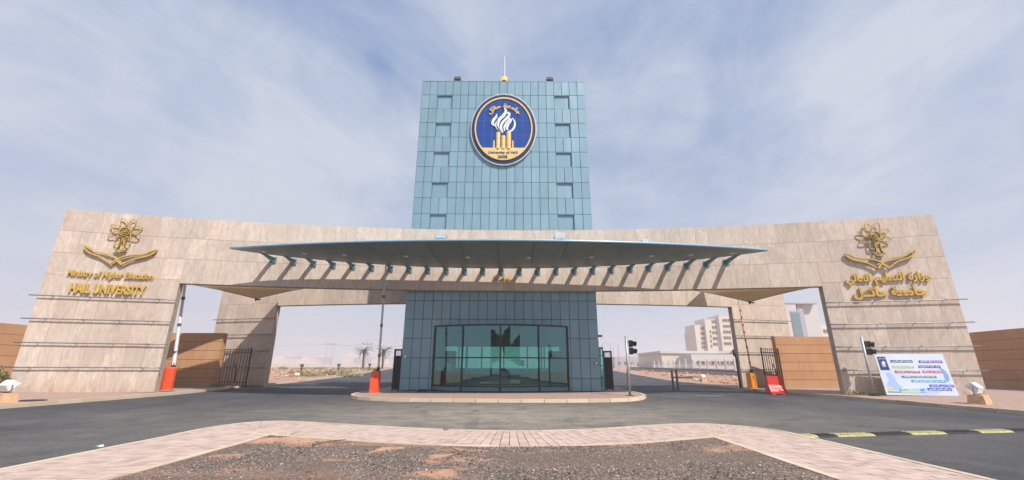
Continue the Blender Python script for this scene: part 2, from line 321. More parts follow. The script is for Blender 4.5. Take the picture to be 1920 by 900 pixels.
def shape_ar(t):
    out = []
    for i, ch in enumerate(t):
        if ch not in FORMS: out.append(ch); continue
        pv = i > 0 and (t[i - 1] == 'ـ' or (t[i - 1] in FORMS and t[i - 1] not in TWO)); nx = i < len(t) - 1 and t[i + 1] in list(FORMS) + ['ـ'] and t[i + 1] != 'ء' and ch not in TWO
        out.append(chr(FORMS[ch] + (0 if ch == 'ء' else 3 if pv and nx else 2 if nx else 1 if pv else 0)))
    return ''.join(reversed(out))
def glyphs(text, width, height=None, extrude=.05, bold=.0, res=3):
    """list of pieces; each piece = (verts, faces) with x across (centred), z up (baseline 0), y depth; front at -extrude"""
    cu = bpy.data.curves.new('lettering', 'FONT'); cu.body = text; cu.size = 1; cu.extrude = .05; cu.offset = bold; cu.resolution_u = res
    ob = bpy.data.objects.new('lettering', cu); COL.objects.link(ob); me = bpy.data.meshes.new_from_object(ob.evaluated_get(bpy.context.evaluated_depsgraph_get()))
    bpy.data.objects.remove(ob); bpy.data.curves.remove(cu)
    V = [v.co.copy() for v in me.vertices]; Fc = [tuple(p.vertices) for p in me.polygons]; bpy.data.meshes.remove(me)
    par = list(range(len(V)))
    def find(a):
        while par[a] != a: par[a] = par[par[a]]; a = par[a]
        return a
    seen = {}
    for i, v in enumerate(V):
        k = (round(v.x, 4), round(v.y, 4))
        if k in seen: par[find(i)] = find(seen[k])
        else: seen[k] = i
    for f in Fc:
        for a in f[1:]: par[find(a)] = find(f[0])
    x0 = min(v.x for v in V); x1 = max(v.x for v in V); sx = width / (x1 - x0)
    cap = .73; sz = height / cap if height else sx
    groups = {}
    for i in range(len(V)): groups.setdefault(find(i), []).append(i)
    isl = sorted([(min(V[i].x for i in g), max(V[i].x for i in g), g) for g in groups.values()], key=lambda q: q[0] - q[1])
    merged = []
    for a, b, g in isl:                                    # dots join the letter they sit over
        for q in merged:
            ov = min(b, q[1]) - max(a, q[0])
            if ov > .55 * (b - a): q[2].append(g); break
        else: merged.append([a, b, [g]])
    merged.sort(key=lambda q: q[0]); out = []
    for n, (a, b, gs) in enumerate(merged):
        idx = {}; vs = []; fs = []
        for gi, g in enumerate(gs):
            for i in g:
                idx[i] = len(vs); v = V[i]; y = (-v.z / .05 * .5 - .5) * extrude - (.003 * (n % 2)) - .002 * (gi % 3) * (v.z > 0)
                vs.append(((v.x - (x0 + x1) / 2) * sx, y, v.y * sz))
        for f in Fc:
            if f[0] in idx: fs.append(tuple(idx[i] for i in f))
        out.append((vs, fs))
    return out
def put_letters(pieces, fn, mat, parent, name='letter', **k):
    for vs, fs in pieces:
        me = bpy.data.meshes.new(name); me.from_pydata([tuple(fn(Vector(v))) for v in vs], [], fs); me.materials.append(mat); me.update(); link(name, me, parent, **k)

# ------------------------------------------------------------------ ground, roads, pavements
def strip(name, left, right, dz, mat, cuts=TP, **k):
    """sheet between two plan curves x=left(Y), x=right(Y)"""
def sheet(name, rows, dz, mat, **k):
    mb = MB()
    for (a, b) in zip(rows, rows[1:]):
        mb.poly([(a[0], a[2], terr(a[2]) + dz), (a[1], a[2], terr(a[2]) + dz), (b[1], b[2], terr(b[2]) + dz), (b[0], b[2], terr(b[2]) + dz)])
    return mb.make(name, mat, kind='structure', **k)
ys = [-60, 0, 20, 46, 52, 60, 70, 80, 100, 120, 160, 200, 300, 400, 700, 1250]
sheet('ground', [(-1250, 1250, y) for y in ys], -.03, M['sand'], label='red brown desert sand plain')
RL = [(-18.1, -60), (-18.1, 24), (-18.6, 27), (-19.6, 31), (-20.7, 38), (-21.7, 46), (-22.4, 52), (-22.9, 60), (-24.6, 70), (-26.2, 80), (-29.5, 100), (-33, 120), (-50, 200)]
RR = [(17.1, -60), (17.1, 24), (16.7, 27), (16.8, 30), (17.3, 36), (17.6, 46), (17.9, 52), (18.7, 60), (19.8, 70), (21, 80), (23.3, 100), (26, 120), (37, 200)]
def curve_x(C, y):
    for (xa, a), (xb, b) in zip(C, C[1:]):
        if y <= b: return xa + (xb - xa) * (y - a) / (b - a)
    return C[-1][0]
yr = sorted(set([-60, 15, 24, 27, 30, 31, 36, 38, 46, 52, 60, 70, 80, 100, 120, 200]))
sheet('road', [(curve_x(RL, y), curve_x(RR, y), y) for y in yr], 0, M['asphalt'], label='worn grey asphalt road through the gate')
pl = MB(); yy = [-20, 10, 20, 24, 27, 31, 38, 46, 52, 60, 70, 80, 100, 120]
def pave(name, C, sgn, far, lab):
    mb = MB()
    for a, b in zip(yy, yy[1:]):
        wd = (lambda y: 34 if y < 30 else 2.2)
        q = []
        for y in (a, b):
            x = curve_x(C, y) + sgn * .16; z = terr(y) + .13; wdt = 34 if b <= 31 else 2.2
            q.append(((x, y, z), (x + sgn * min(wdt, 7), y, z + (.1 if b <= 31 else 0)), (x + sgn * wdt, y, z + (.1 if b <= 31 else 0))))
        for i in (0, 1):
            f = [q[0][i], q[0][i + 1], q[1][i + 1], q[1][i]]; mb.poly(f if sgn > 0 else f[::-1])
    return mb.make(name, M['paved'], kind='structure', label=lab)
pvL = pave('pavement', RL, -1, 31, 'pinkish paved walk on the left roadside'); pvR = pave('pavement', RR, 1, 31, 'pinkish paved walk on the right roadside')
def kerb(C, sgn, y0, y1, parent, w_=.17, h=.145, ln=1.0):
    y = y0
    while y < y1:
        y2 = y + ln * (1 if y < 40 else 2.5); g = .012
        xa, xb = curve_x(C, y), curve_x(C, y2); za, zb = terr(y), terr(y2); j = random.uniform(-.006, .006)
        a, b = sorted((0, sgn * w_))
        MB().hexa([(xa + a, y + g, za - .02), (xa + b, y + g, za - .02), (xb + b, y2 - g, zb - .02), (xb + a, y2 - g, zb - .02),
                   (xa + a + (.02 if sgn > 0 else 0), y + g, za + h + j), (xa + b - (.02 if sgn < 0 else 0), y + g, za + h + j), (xb + b - (.02 if sgn < 0 else 0), y2 - g, zb + h + j), (xb + a + (.02 if sgn > 0 else 0), y2 - g, zb + h + j)]).make('kerb_stone', M['kerb'], parent)
        y = y2
kerb(RL, -1, 4, 119, pvL); kerb(RR, 1, 4, 119, pvR)

# the central platform under the gatehouse
def arcpts(pts, n):
    """Catmull-Rom through pts"""
    out = []
    for i in range(len(pts) - 1):
        p0 = Vector(pts[max(i - 1, 0)]); p1 = Vector(pts[i]); p2 = Vector(pts[i + 1]); p3 = Vector(pts[min(i + 2, len(pts) - 1)])
        for k in range(n):
            t = k / n; out.append(.5 * ((2 * p1) + (p2 - p0) * t + (2 * p0 - 5 * p1 + 4 * p2 - p3) * t * t + (3 * p1 - p0 - 3 * p2 + p3) * t ** 3))
    out.append(Vector(pts[-1])); return out
def resample(P, step):
    out = [P[0]]; acc = 0; i = 0; L_ = [0]
    for a, b in zip(P, P[1:]): L_.append(L_[-1] + (b - a).length)
    n = max(2, round(L_[-1] / step))
    for k in range(1, n):
        d = L_[-1] * k / n
        while L_[i + 1] < d: i += 1
        t = (d - L_[i]) / (L_[i + 1] - L_[i]); out.append(P[i].lerp(P[i + 1], t))
    out.append(P[-1]); return out
PF = [(-8.3, 33), (-8.5, 28), (-8.45, 24.2), (-7.95, 22.2), (-6.6, 20.7), (-4, 19.95), (0, 19.65), (3.2, 19.85), (5.4, 20.5), (6.6, 22.2), (7.15, 24.2), (7.25, 28), (7.1, 33)]
PP = resample(arcpts([(x, y, 0) for x, y in PF], 6), 1.0)
mb = MB(); inner = []
for i, p in enumerate(PP):
    d = (PP[min(i + 1, len(PP) - 1)] - PP[max(i - 1, 0)]).normalized(); inner.append(p + Vector((d.y, -d.x, 0)) * -.18)
mb.prism([(p.x, p.y, -.02) for p in inner], (0, 0, .152)); plat = mb.make('platform', M['paved'], kind='structure', label='low paved island under the blue gatehouse')
for i in range(len(PP) - 1):
    a, b, c, d = PP[i], PP[i + 1], inner[i + 1], inner[i]; j = random.uniform(-.004, .006); a2 = a.lerp(b, .012); b2 = a.lerp(b, .988); d2 = d.lerp(c, .012); c2 = d.lerp(c, .988)
    MB().hexa([(q.x, q.y, -.02) for q in (a2, b2, c2, d2)] + [(q.x, q.y, .15 + j) for q in (a2.lerp(d2, .12), b2.lerp(c2, .12), c2, d2)]).make('kerb_stone', M['kerb'], plat)

# the near island: brick band round a gravel bed
OUT = [(-7.0, -6), (-6.98, 2), (-6.93, 6), (-6.92, 9), (-6.95, 10.4), (-6.7, 11.35), (-6.1, 11.75), (-5.4, 11.68), (-4.6, 11.4), (-3.3, 10.92), (-1.6, 10.38), (0.0, 10.17), (1.6, 10.42), (3.1, 11.08), (4.1, 11.45), (4.9, 11.5), (5.6, 11.1), (6.05, 10.3), (6.1, 9), (6.1, 6), (6.15, 2), (6.15, -6)]
OP = resample(arcpts([(x, y, 0) for x, y in OUT], 8), .135)
BW = 1.98
nrm = []
for i, p in enumerate(OP):
    d = (OP[min(i + 3, len(OP) - 1)] - OP[max(i - 3, 0)]).normalized(); nrm.append(Vector((d.y, -d.x, 0)))
def smooth(N, k):
    return [sum((N[min(max(j, 0), len(N) - 1)] for j in range(i - k, i + k + 1)), Vector()).normalized() for i in range(len(N))]
nrm = smooth(nrm, 5)
IN = [p + n * BW for p, n in zip(OP, nrm)]
for _ in range(6): IN = [IN[0]] + [(IN[i - 1] + IN[i] * 2 + IN[i + 1]) / 4 for i in range(1, len(IN) - 1)] + [IN[-1]]
ZI = .12
mb = MB(); mb.prism([(p.x, p.y, -.02) for p in OP], (0, 0, ZI - .008)); island = mb.make('traffic_island', M['joint'], kind='structure', label='near traffic island with a brick border round a gravel bed')
NR = 10; bricks = []
for i in range(len(OP) - 1):
    for r in range(NR):
        t0 = .10 / BW + (1 - .20 / BW) * r / NR; t1 = .10 / BW + (1 - .20 / BW) * (r + 1) / NR; off = (i % 2) * .5 / NR * 0
        q = [OP[i].lerp(IN[i], t0), OP[i + 1].lerp(IN[i + 1], t0), OP[i + 1].lerp(IN[i + 1], t1), OP[i].lerp(IN[i], t1)]
        c = sum(q, Vector()) / 4; g1, g2 = .93, .965
        u = (q[1] - q[0]).normalized()
        dn = (q[3] - q[0]).normalized(); qq = [c + u * (p - c).dot(u) * .93 + dn * (p - c).dot(dn) * .985 for p in q]
        z = ZI + random.uniform(-.003, .003)
        bricks.append((c, [(p.x, p.y, ZI - .03) for p in qq] + [(p.x, p.y, z + random.uniform(-.0015, .0015)) for p in qq]))
vis = [b for b in bricks if 5.6 < b[0].y]
vis.sort(key=lambda b: b[0].length + (0 if abs(b[0].x / b[0].y) < 1.0 else 50)); near = set(id(b) for b in vis[:295])
rest = MB()
for b in bricks:
    if id(b) in near: MB().hexa(b[1]).make('brick', M['paver'], island)
    else: rest.hexa(b[1])
rest.make('brick_paving', M['paver'], island, kind='stuff')
def edging(P, N, o, w_, h, name, step=6):
    for i in range(0, len(P) - step, step):
        a = [P[i + k] + N[i + k] * o for k in range(step + 1)]; b = [P[i + k] + N[i + k] * (o + w_) for k in range(step + 1)]
        a[0] = a[0].lerp(a[1], .06); b[0] = b[0].lerp(b[1], .06)
        MB().prism([(p.x, p.y, -.02) for p in a + b[::-1]], (0, 0, h + .02 + random.uniform(-.003, .003))).make(name, M['kerb'], island)
edging(OP, nrm, -.02, .11, ZI + .006, 'edging_stone'); edging(IN, nrm, -.09, .11, ZI + .006, 'edging_stone')
# gravel bed with patches of bare red sand
SP = []
for px, py, rx, ry, s in [(560, 824, 50, 8, 1.1), (600, 833, 40, 5, .7), (490, 826, 40, 7, .55), (640, 862, 35, 6, .6), (715, 842, 28, 6, 1.0), (690, 850, 25, 5, .6), (825, 858, 22, 9, 1.0), (800, 890, 45, 8, 1.0), (845, 885, 30, 12, .9), (875, 862, 20, 7, .8), (1000, 862, 22, 5, .9), (940, 858, 20, 5, .6),
                          (1340, 830, 60, 9, .7), (1360, 845, 55, 8, .6), (1400, 870, 50, 12, .45), (1160, 832, 60, 4, .7), (1050, 843, 60, 4, .55), (400, 855, 60, 9, .6), (330, 880, 60, 12, .6), (880, 843, 70, 4, .7), (450, 880, 40, 8, .3), (620, 822, 60, 5, .8), (1480, 895, 30, 8, .6), (760, 838, 40, 5, .5)]:
    a, c, s3 = ray(px, py); k = (ZI - EYE) / s3; x, y = a * k, c * k
    a2, c2, s2 = ray(px + rx, py); wx = abs(a2 * (ZI - EYE) / s2 - x); a3, c3, s4 = ray(px, py + ry); wy = abs(c3 * (ZI - EYE) / s4 - y); SP.append((x, y, wx, wy, s))
def sandy(x, y):
    wx = .35 * noise.noise(Vector((x * 2.2, y * 2.2, 1))) + .15 * noise.noise(Vector((x * 7, y * 7, 4))); wy = .22 * noise.noise(Vector((x * 2.2, y * 2.2, 9))) + .1 * noise.noise(Vector((x * 8, y * 8, 5))); x, y = x + wx, y + wy
    v = sum(s * math.exp(-((x - a) / rx) ** 2 - ((y - b) / ry) ** 2) for a, b, rx, ry, s in SP)
    return v + .35 * (noise.noise(Vector((x * 1.3, y * 1.3, 2))) ) + .25 * noise.noise(Vector((x * 4, y * 4, 7)))
def inside(x, y, P):
    c = False; j = len(P) - 1
    for i in range(len(P)):
        if (P[i].y > y) != (P[j].y > y) and x < (P[j].x - P[i].x) * (y - P[i].y) / (P[j].y - P[i].y) + P[i].x: c = not c
        j = i
    return c
INs = IN[::3]
def gh(x, y): return ZI - .012 + .02 * noise.noise(Vector((x * .9, y * .9, 0))) + .03 * max(0, min(1, sandy(x, y))) * .6
mb = MB(); gx = [-5.2 + .05 * i for i in range(192)]; gy = [-6 + .35 * i for i in range(29)] + [4.2 + .05 * i for i in range(122)]
ids = {}
def gv(i, j):
    if (i, j) not in ids: ids[(i, j)] = len(mb.v); mb.v.append((gx[i], gy[j], gh(gx[i], gy[j])))
    return ids[(i, j)]
for i in range(len(gx) - 1):
    for j in range(len(gy) - 1):
        if all(inside(gx[a], gy[b], INs) for a in (i, i + 1) for b in (j, j + 1)): mb.f.append((gv(i, j), gv(i + 1, j), gv(i + 1, j + 1), gv(i, j + 1))); mb.m.append(0)
# the rim of the bed, out to the edging
mb.poly([(p.x, p.y, ZI - .006) for p in IN[::2]])
gb = mb.make('gravel_bed', M['gravel'], island, kind='stuff', smooth=False)
att = gb.data.attributes.new('sand', 'FLOAT', 'POINT'); att.data.foreach_set('value', [max(0.0, min(1.0, sandy(v[0], v[1]))) for v in mb.v])
st = MB(); n = 0
while n < 28000:
    y = 5.0 + 4.8 * random.random() ** 1.25; x = random.uniform(-1, 1) * min(5.2, y * 1.25)
    if not inside(x, y, INs): continue
    n += 1; s = sandy(x, y)
    if s > .3 and random.random() < min(.96, s * 1.15): continue
    r = random.uniform(.006, .0135) * (random.uniform(1.3, 2.1) if random.random() < .05 else 1); st.ico((x, y, gh(x, y) + .004), r)
st.make('gravel_stones', M['stones'], island, kind='stuff')

# road markings, rumble strip
for px, py, l in [(748, 753.5, 1.15), (1330, 742, 1.6), (600, 724, 2.2)]:
    a, c, s = ray(px, py); k = -EYE / s; x, y = a * k, c * k
    MB().box(x - l / 2, x + l / 2, y - .06, y + .06, .001, .004).make('road_marking', M['yline'], kind='structure', label={748: 'faded white dash on the road before the platform kerb', 1330: 'faded paint bar on the road under the right opening', 600: 'faded paint bar on the road under the left opening'}[px])
sb = thing('speed_bump', (11.5, 11.1, 0), 'rubber speed bump of alternating yellow and black blocks across the right lane', 'speed bump')
A = Vector((6.3, 10.25, 0)); B = Vector((17.0, 12.05, 0)); dr = (B - A).normalized(); sd = Vector((-dr.y, dr.x, 0)); n = 22; seg = (B - A).length / n
for i in range(n):
    a = A + dr * (seg * i + .008); b = A + dr * (seg * (i + 1) - .008); yel = (i % 4) in (2, 3) if i > 0 else True
    prof = [(-.17, .004), (-.11, .035), (0, .05), (.11, .035), (.17, .004)]; m = MB(); base = []
    for q in (a, b): base.append([q + sd * o + Vector((0, 0, h)) for o, h in prof])
    for k in range(4): m.poly([base[0][k], base[1][k], base[1][k + 1], base[0][k + 1]])
    m.poly(base[0][::-1]); m.poly(base[1])
    for k in range(5):                                            # moulded cleats
        for o in (-.085, .085):
            c = a.lerp(b, (k + .5) / 5) + sd * o + Vector((0, 0, .034)); m.box(-.028, .028, -.02, .02, 0, .016, 0, Matrix.Translation(c) @ Matrix.Rotation(math.atan2(dr.y, dr.x) + .5 * (1 if k % 2 else -1), 4, 'Z'))
    m.make('yellow_block' if yel else 'black_block', M['yellow'] if yel else M['rubber'], sb)

# ------------------------------------------------------------------ stone gates
CV = .0056
def wY(x, Y0, s): return Y0 + s * CV * x * x
def tangent(x, s): return math.atan(2 * s * CV * x)
LV = [.16, 1.40, 2.62, 3.84, 5.05, 6.22, 7.45, 8.70, 9.95]
tile_cache = {}
def tile_mesh(wd, h, s):
    k = (round(wd, 3), round(h, 3), s)
    if k not in tile_cache:
        b = .003; m = MB(); W2 = wd / 2 - .0028; H = h - .005; th = .05
        m.v = [(-W2 + b, 0, .006 + b), (W2 - b, 0, .006 + b), (W2 - b, 0, H - b), (-W2 + b, 0, H - b), (-W2, b, .006), (W2, b, .006), (W2, b, H), (-W2, b, H), (-W2, th, .006), (W2, th, .006), (W2, th, H), (-W2, th, H)]
        m.f = [(0, 1, 2, 3), (4, 5, 1, 0), (5, 6, 2, 1), (6, 7, 3, 2), (7, 4, 0, 3), (8, 9, 5, 4), (9, 10, 6, 5), (10, 11, 7, 6), (11, 8, 4, 7)]; m.m = [0] * 9
        tile_cache[k] = m.mesh('stone_tile', M['stone'])
    return tile_cache[k]
def gate(Y0, s, xl, ol, orr, xr, label, name, full):
    g = thing(name, (0, Y0, 0), label, 'gate')
    TH = .42
    def slab(x0, x1, z0, z1, n):
        m = MB(); xs = [x0 + (x1 - x0) * i / n for i in range(n + 1)]; F = []
        for x in xs:
            y = wY(x, Y0, s) + .045; t = tangent(x, s); nx, ny = -math.sin(t), math.cos(t); F.append(((x, y), (x + nx * TH, y + ny * TH)))
        for z, fl in ((z0, 1), (z1, 0)):
            for a, b in zip(F, F[1:]):
                q = [(a[0][0], a[0][1], z), (b[0][0], b[0][1], z), (b[1][0], b[1][1], z), (a[1][0], a[1][1], z)]; m.poly(q[::-1] if fl else q)
        for a, b in zip(F, F[1:]):
            m.poly([(a[0][0], a[0][1], z0), (b[0][0], b[0][1], z0), (b[0][0], b[0][1], z1), (a[0][0], a[0][1], z1)], 1)
            m.poly([(b[1][0], b[1][1], z0), (a[1][0], a[1][1], z0), (a[1][0], a[1][1], z1), (b[1][0], b[1][1], z1)])
        for e, fl in ((F[0], 1), (F[-1], 0)):
            q = [(e[0][0], e[0][1], z0), (e[1][0], e[1][1], z0), (e[1][0], e[1][1], z1), (e[0][0], e[0][1], z1)]; m.poly(q if not fl else q[::-1])
        return m.make('wall_core', [M['soff'], M['core']], g)
    slab(xl + .01, ol - .01, .0, 6.02, 8); slab(orr + .01, xr - .01, .0, 6.02, 8); slab(xl + .01, xr - .01, 6.021, 9.94, 48)
    def tiles(x0, x1, z0, z1, n, jit):
        e = [x0 + (x1 - x0) * i / n for i in range(n + 1)]
        if jit: e = [e[0]] + [v + random.choice((-.14, 0, 0, .14)) for v in e[1:-1]] + [e[-1]]
        for a, b in zip(e, e[1:]):
            x = (a + b) / 2; t = tangent(x, s); link('stone_tile', tile_mesh((b - a) / math.cos(t), z1 - z0, s), g, loc=(x, wY(x, Y0, s) + random.uniform(-.004, .004), z0), rot=(0, 0, t))
    nl = round((ol - xl) / .9)
    for k in range(8):
        for a, b in ((xl, ol), (orr, xr)): tiles(a, b, LV[k], LV[k + 1], nl, k > 4)
    nb = 40 if full else 38
    rows = [(6.02, 7.45), (7.45, 8.70), (8.70, 9.95)] if full else [(6.02, 7.45)]
    for z0, z1 in rows: tiles(ol, orr, z0, z1, nb, True)
    # steel rods on short studs
    for z in LV[1:5]:
        for a, b in ((xl - .24, ol + .2), (orr - .24, xr + .26)):
            n = 7; pts = [(a + (b - a) * i / n, wY(a + (b - a) * i / n, Y0, s) - .13, z) for i in range(n + 1)]
            rod = MB().tube(pts, .029, 8).make('rail', M['steel'], g, smooth=True)
            for i in range(4):
                x = a + (b - a) * (.14 + .24 * i); y = wY(x, Y0, s); MB().tube([(x, y - .165, z), (x, y - .13, z), (x, y - .129, z), (x, y + .03, z)], [.045, .045, .02, .02], 8).make('stud', M['steel'], rod)
    return g
gate(25.8, -1, -25.15, -19.0, 17.9, 24.02, 'front stone clad gate wall with rods and gold lettering, curving toward the road', 'front_gate', True)
gate(31.0, 1, -23.6, -18.3, 16.97, 21.8, 'rear stone clad gate wall seen through the front openings', 'rear_gate', False)

# gold lettering and emblems on the legs
def on_wall(cx, z0, off=0.0, Y0=25.8):
    t = tangent(cx, -1); ct, st_ = math.cos(t), math.sin(t); y = wY(cx, Y0, -1)
    def f(v):
        yy_ = v.y - .035 - off
        return Vector((cx + v.x * ct - yy_ * st_, y + v.x * st_ + yy_ * ct, z0 + v.z))
    return f
def sign(text, cx, z0, wd, h, lab, bold=.02, ext=.075, cat='lettering', ar=False, mat=None, off=0.02):
    t = thing('wall_lettering', (cx, wY(cx, 25.8, -1), z0), lab, cat)
    f = on_wall(cx, z0, off); put_letters(glyphs(shape_ar(text) if ar else text, wd, h, ext, bold), f, mat or M['gold'], t)
    return t
sign('Ministry of Higher Education', -22.22, 6.17, 3.98, .34, 'gold raised words Ministry of Higher Education on the left leg', .014)
sign('HAIL UNIVERSITY', -22.18, 5.28, 3.5, .50, 'large gold raised capitals HAIL UNIVERSITY on the left leg', .028)
sign('وزارة التعليم العالي', 21.05, 6.22, 4.05, .43, 'upper gold Arabic line of raised letters on the right leg', .036, ar=True)
sign('جامعة حائــل', 21.0, 5.36, 3.5, .5, 'lower larger gold Arabic line of raised letters on the right leg', .042, ar=True)
sign('بـوابـة', -.5, 6.62, 1.35, .36, 'small gold Arabic word on the beam over the gatehouse', .02, ar=True, ext=.07)
SW_U = [(-1.72, .78), (-1.60, .74), (-1.44, .66), (-1.30, .55), (-1.14, .48), (-.95, .45), (-.74, .42), (-.52, .39), (-.32, .33), (-.12, .22), (.04, .10), (.17, -.03), (.28, -.16)]
SW_L = [(-1.72, .78), (-1.66, .62), (-1.50, .47), (-1.32, .37), (-1.08, .29), (-.85, .22), (-.66, .13), (-.50, .02), (-.36, -.09), (-.22, -.18), (-.10, -.06), (.03, .06)]
def emblem(cx, z0, lab):
    t = thing('wall_emblem', (cx, wY(cx, 25.8, -1), z0), lab, 'emblem'); f = on_wall(cx, z0, 0.05)
    def bar(pts, wd, name, closed=False, y0=-.14, y1=0.0, mat='gold'):
        m = MB(); k = len(pts); P = [Vector((a, 0, b)) for a, b in pts]; q = []
        for i, p in enumerate(P):
            d = (P[(i + 1) % k] - P[i - 1]) if closed else (P[min(i + 1, k - 1)] - P[max(i - 1, 0)]); d.normalize(); nn = Vector((-d.z, 0, d.x)) * wd / 2
            q.append([f(p + nn + Vector((0, y0, 0))), f(p - nn + Vector((0, y0, 0))), f(p - nn + Vector((0, y1, 0))), f(p + nn + Vector((0, y1, 0)))])
        for i in range(k if closed else k - 1):
            a, b = q[i], q[(i + 1) % k]
            for c in range(4): m.poly([a[c], a[(c + 1) % 4], b[(c + 1) % 4], b[c]], 0 if c == 0 else 1)
        return m.make(name, [M['gold'], M['golddk']], t)
    for sg in (-1, 1):
        o = lambda P: [(-x if sg > 0 else x, z) for x, z in P]; dy = -.03 if sg > 0 else 0
        bar(o(SW_U), .072, 'sword', y0=-.09 + dy, y1=0); bar(o(SW_L), .072, 'sword', y0=-.085 + dy, y1=-.005)
    for k in range(4):
        a = R(22.5 + 45 * k); el = []
        for i in range(36):
            th = 2 * math.pi * i / 36; x, z = .82 * math.cos(th), .215 * math.sin(th); el.append((x * math.cos(a) - z * math.sin(a) - .02, (x * math.sin(a) + z * math.cos(a)) * 1.02 + 1.74))
        bar(el, .038, 'orbit_ring', True, -.07 - .006 * k, -.02 - .006 * k)
    for r_ in (.235, .125): bar([(r_ * math.cos(i * math.pi / 12) - .02, r_ * math.sin(i * math.pi / 12) + 1.74) for i in range(24)], .028, 'centre_ring', True, -.155, -.02)
    bar([(.03 * math.cos(i * math.pi / 5) - .02, .03 * math.sin(i * math.pi / 5) + 1.74) for i in range(10)], .05, 'hub', True, -.17, -.02)
    bar([(-.17, 1.28), (-.13, 1.05), (-.13, .85), (-.2, .72), (-.30, .70)], .045, 'palm_trunk'); bar([(.13, 1.28), (.10, 1.05), (.11, .85), (.17, .72), (.29, .70)], .045, 'palm_trunk')
    bar([(-.30, .70), (-.18, .58), (-.02, .53), (.15, .57), (.29, .70), (.15, .66), (-.02, .62), (-.18, .66)], .04, 'trunk_base', True)
emblem(-22.1, 7.08, 'gold atom and crossed swords emblem above the English words on the left leg')
emblem(21.0, 7.08, 'gold atom and crossed swords emblem above the Arabic words on the right leg')

# ------------------------------------------------------------------ gatehouse tower
BX0, BX1, BY, BB = -6.62, 5.28, 26.34, 30.85; NC = 21; CW = (BX1 - BX0) / NC
ZL = [.15, .86] + [.86 + 1.155 * k for k in range(1, 19)]
TOP = ZL[-1]; WX0, WX1, WZ = -4.70, 3.40, 3.84
tw = thing('gatehouse_tower', (-.67, 28.5, .13), 'tall blue grey panelled gatehouse tower with a round emblem and bowed glass front', 'building')
m = MB(); F0 = BY + .3
m.box(BX0 + .03, BX1 - .03, F0, BB, 4.0, TOP - .02); m.box(BX0 + .03, WX0, F0, BB, .13, 3.999); m.box(WX1, BX1 - .03, F0, BB, .13, 3.999)
m.box(WX0, WX1, BY + .1, BB - .3, 3.86, 3.998)
m.make('core', M['pcore'], tw)
m = MB(); m.box(BX0 + .02, BX1 - .02, BB - .25, BB + .0, .13, 1.35, 0); m.box(BX0 + .02, -4.85, BB - .25, BB, 1.35, 3.999); m.box(3.45, BX1 - .02, BB - .25, BB, 1.35, 3.999); m.box(-4.85, 3.45, BB - .25, BB, 2.95, 3.999); m.make('rear_wall', M['panel'], tw)
for a, b in ((-4.85, -3.75), (-3.7, -2.15), (-2.1, -.6), (-.55, 1.05), (1.1, 2.25), (2.3, 3.45)):
    fr_ = MB().box(a, a + .05, BB - .2, BB - .08, 1.35, 2.95).box(b, b + .05, BB - .2, BB - .08, 1.35, 2.95).box(a + .05, b, BB - .2, BB - .08, 1.35, 1.41).box(a + .05, b, BB - .2, BB - .08, 2.89, 2.95).make('window', M['frame'], tw)
    MB().box(a + .05, b, BB - .15, BB - .14, 1.41, 2.89).make('pane', M['glass2'], fr_)
MB().box(WX0, WX1, BY + .3, BB - .25, .13, .17).make('room_floor', M['innerf'], tw)
m = MB(); m.box(WX0 - .02, WX0 + .02, F0, BB - .25, .17, 3.86); m.box(WX1 - .02, WX1 + .02, F0, BB - .25, .17, 3.86); m.box(WX0 + .02, WX1 - .02, BB - .30, BB - .255, .17, 1.34); m.box(WX0 + .02, WX1 - .02, BB - .30, BB - .255, 2.96, 3.82); m.box(WX0 + .02, WX1 - .02, F0, BB - .3, 3.82, 3.858); m.make('room_lining', M['inner'], tw)
pc = {}
def panel(x0, x1, z0, z1, y=BY, name='cladding_panel', joined=None):
    g = .0115; wd, h = x1 - x0 - 2 * g, z1 - z0 - 2 * g
    if joined is not None: joined.box(x0 + g, x1 - g, y, y + .05, z0 + g, z1 - g); return
    k = (round(wd, 3), round(h, 3))
    if k not in pc:
        b = .008; q = MB(); q.v = [(b, 0, b), (wd - b, 0, b), (wd - b, 0, h - b), (b, 0, h - b), (0, b, 0), (wd, b, 0), (wd, b, h), (0, b, h), (0, .05, 0), (wd, .05, 0), (wd, .05, h), (0, .05, h)]
        q.f = [(0, 1, 2, 3), (4, 5, 1, 0), (5, 6, 2, 1), (6, 7, 3, 2), (7, 4, 0, 3), (8, 9, 5, 4), (9, 10, 6, 5), (10, 11, 7, 6), (11, 8, 4, 7), (8, 11, 10, 9)]; q.m = [0] * 10; pc[k] = q.mesh('cladding_panel', M['panel'])
    a1, a2 = random.gauss(0, .0022), random.gauss(0, .0016)
    link(name, pc[k], tw, loc=(x0 + g, y, z0 + g), rot=(a2, 0, a1))
hidden = MB(); npan = 0
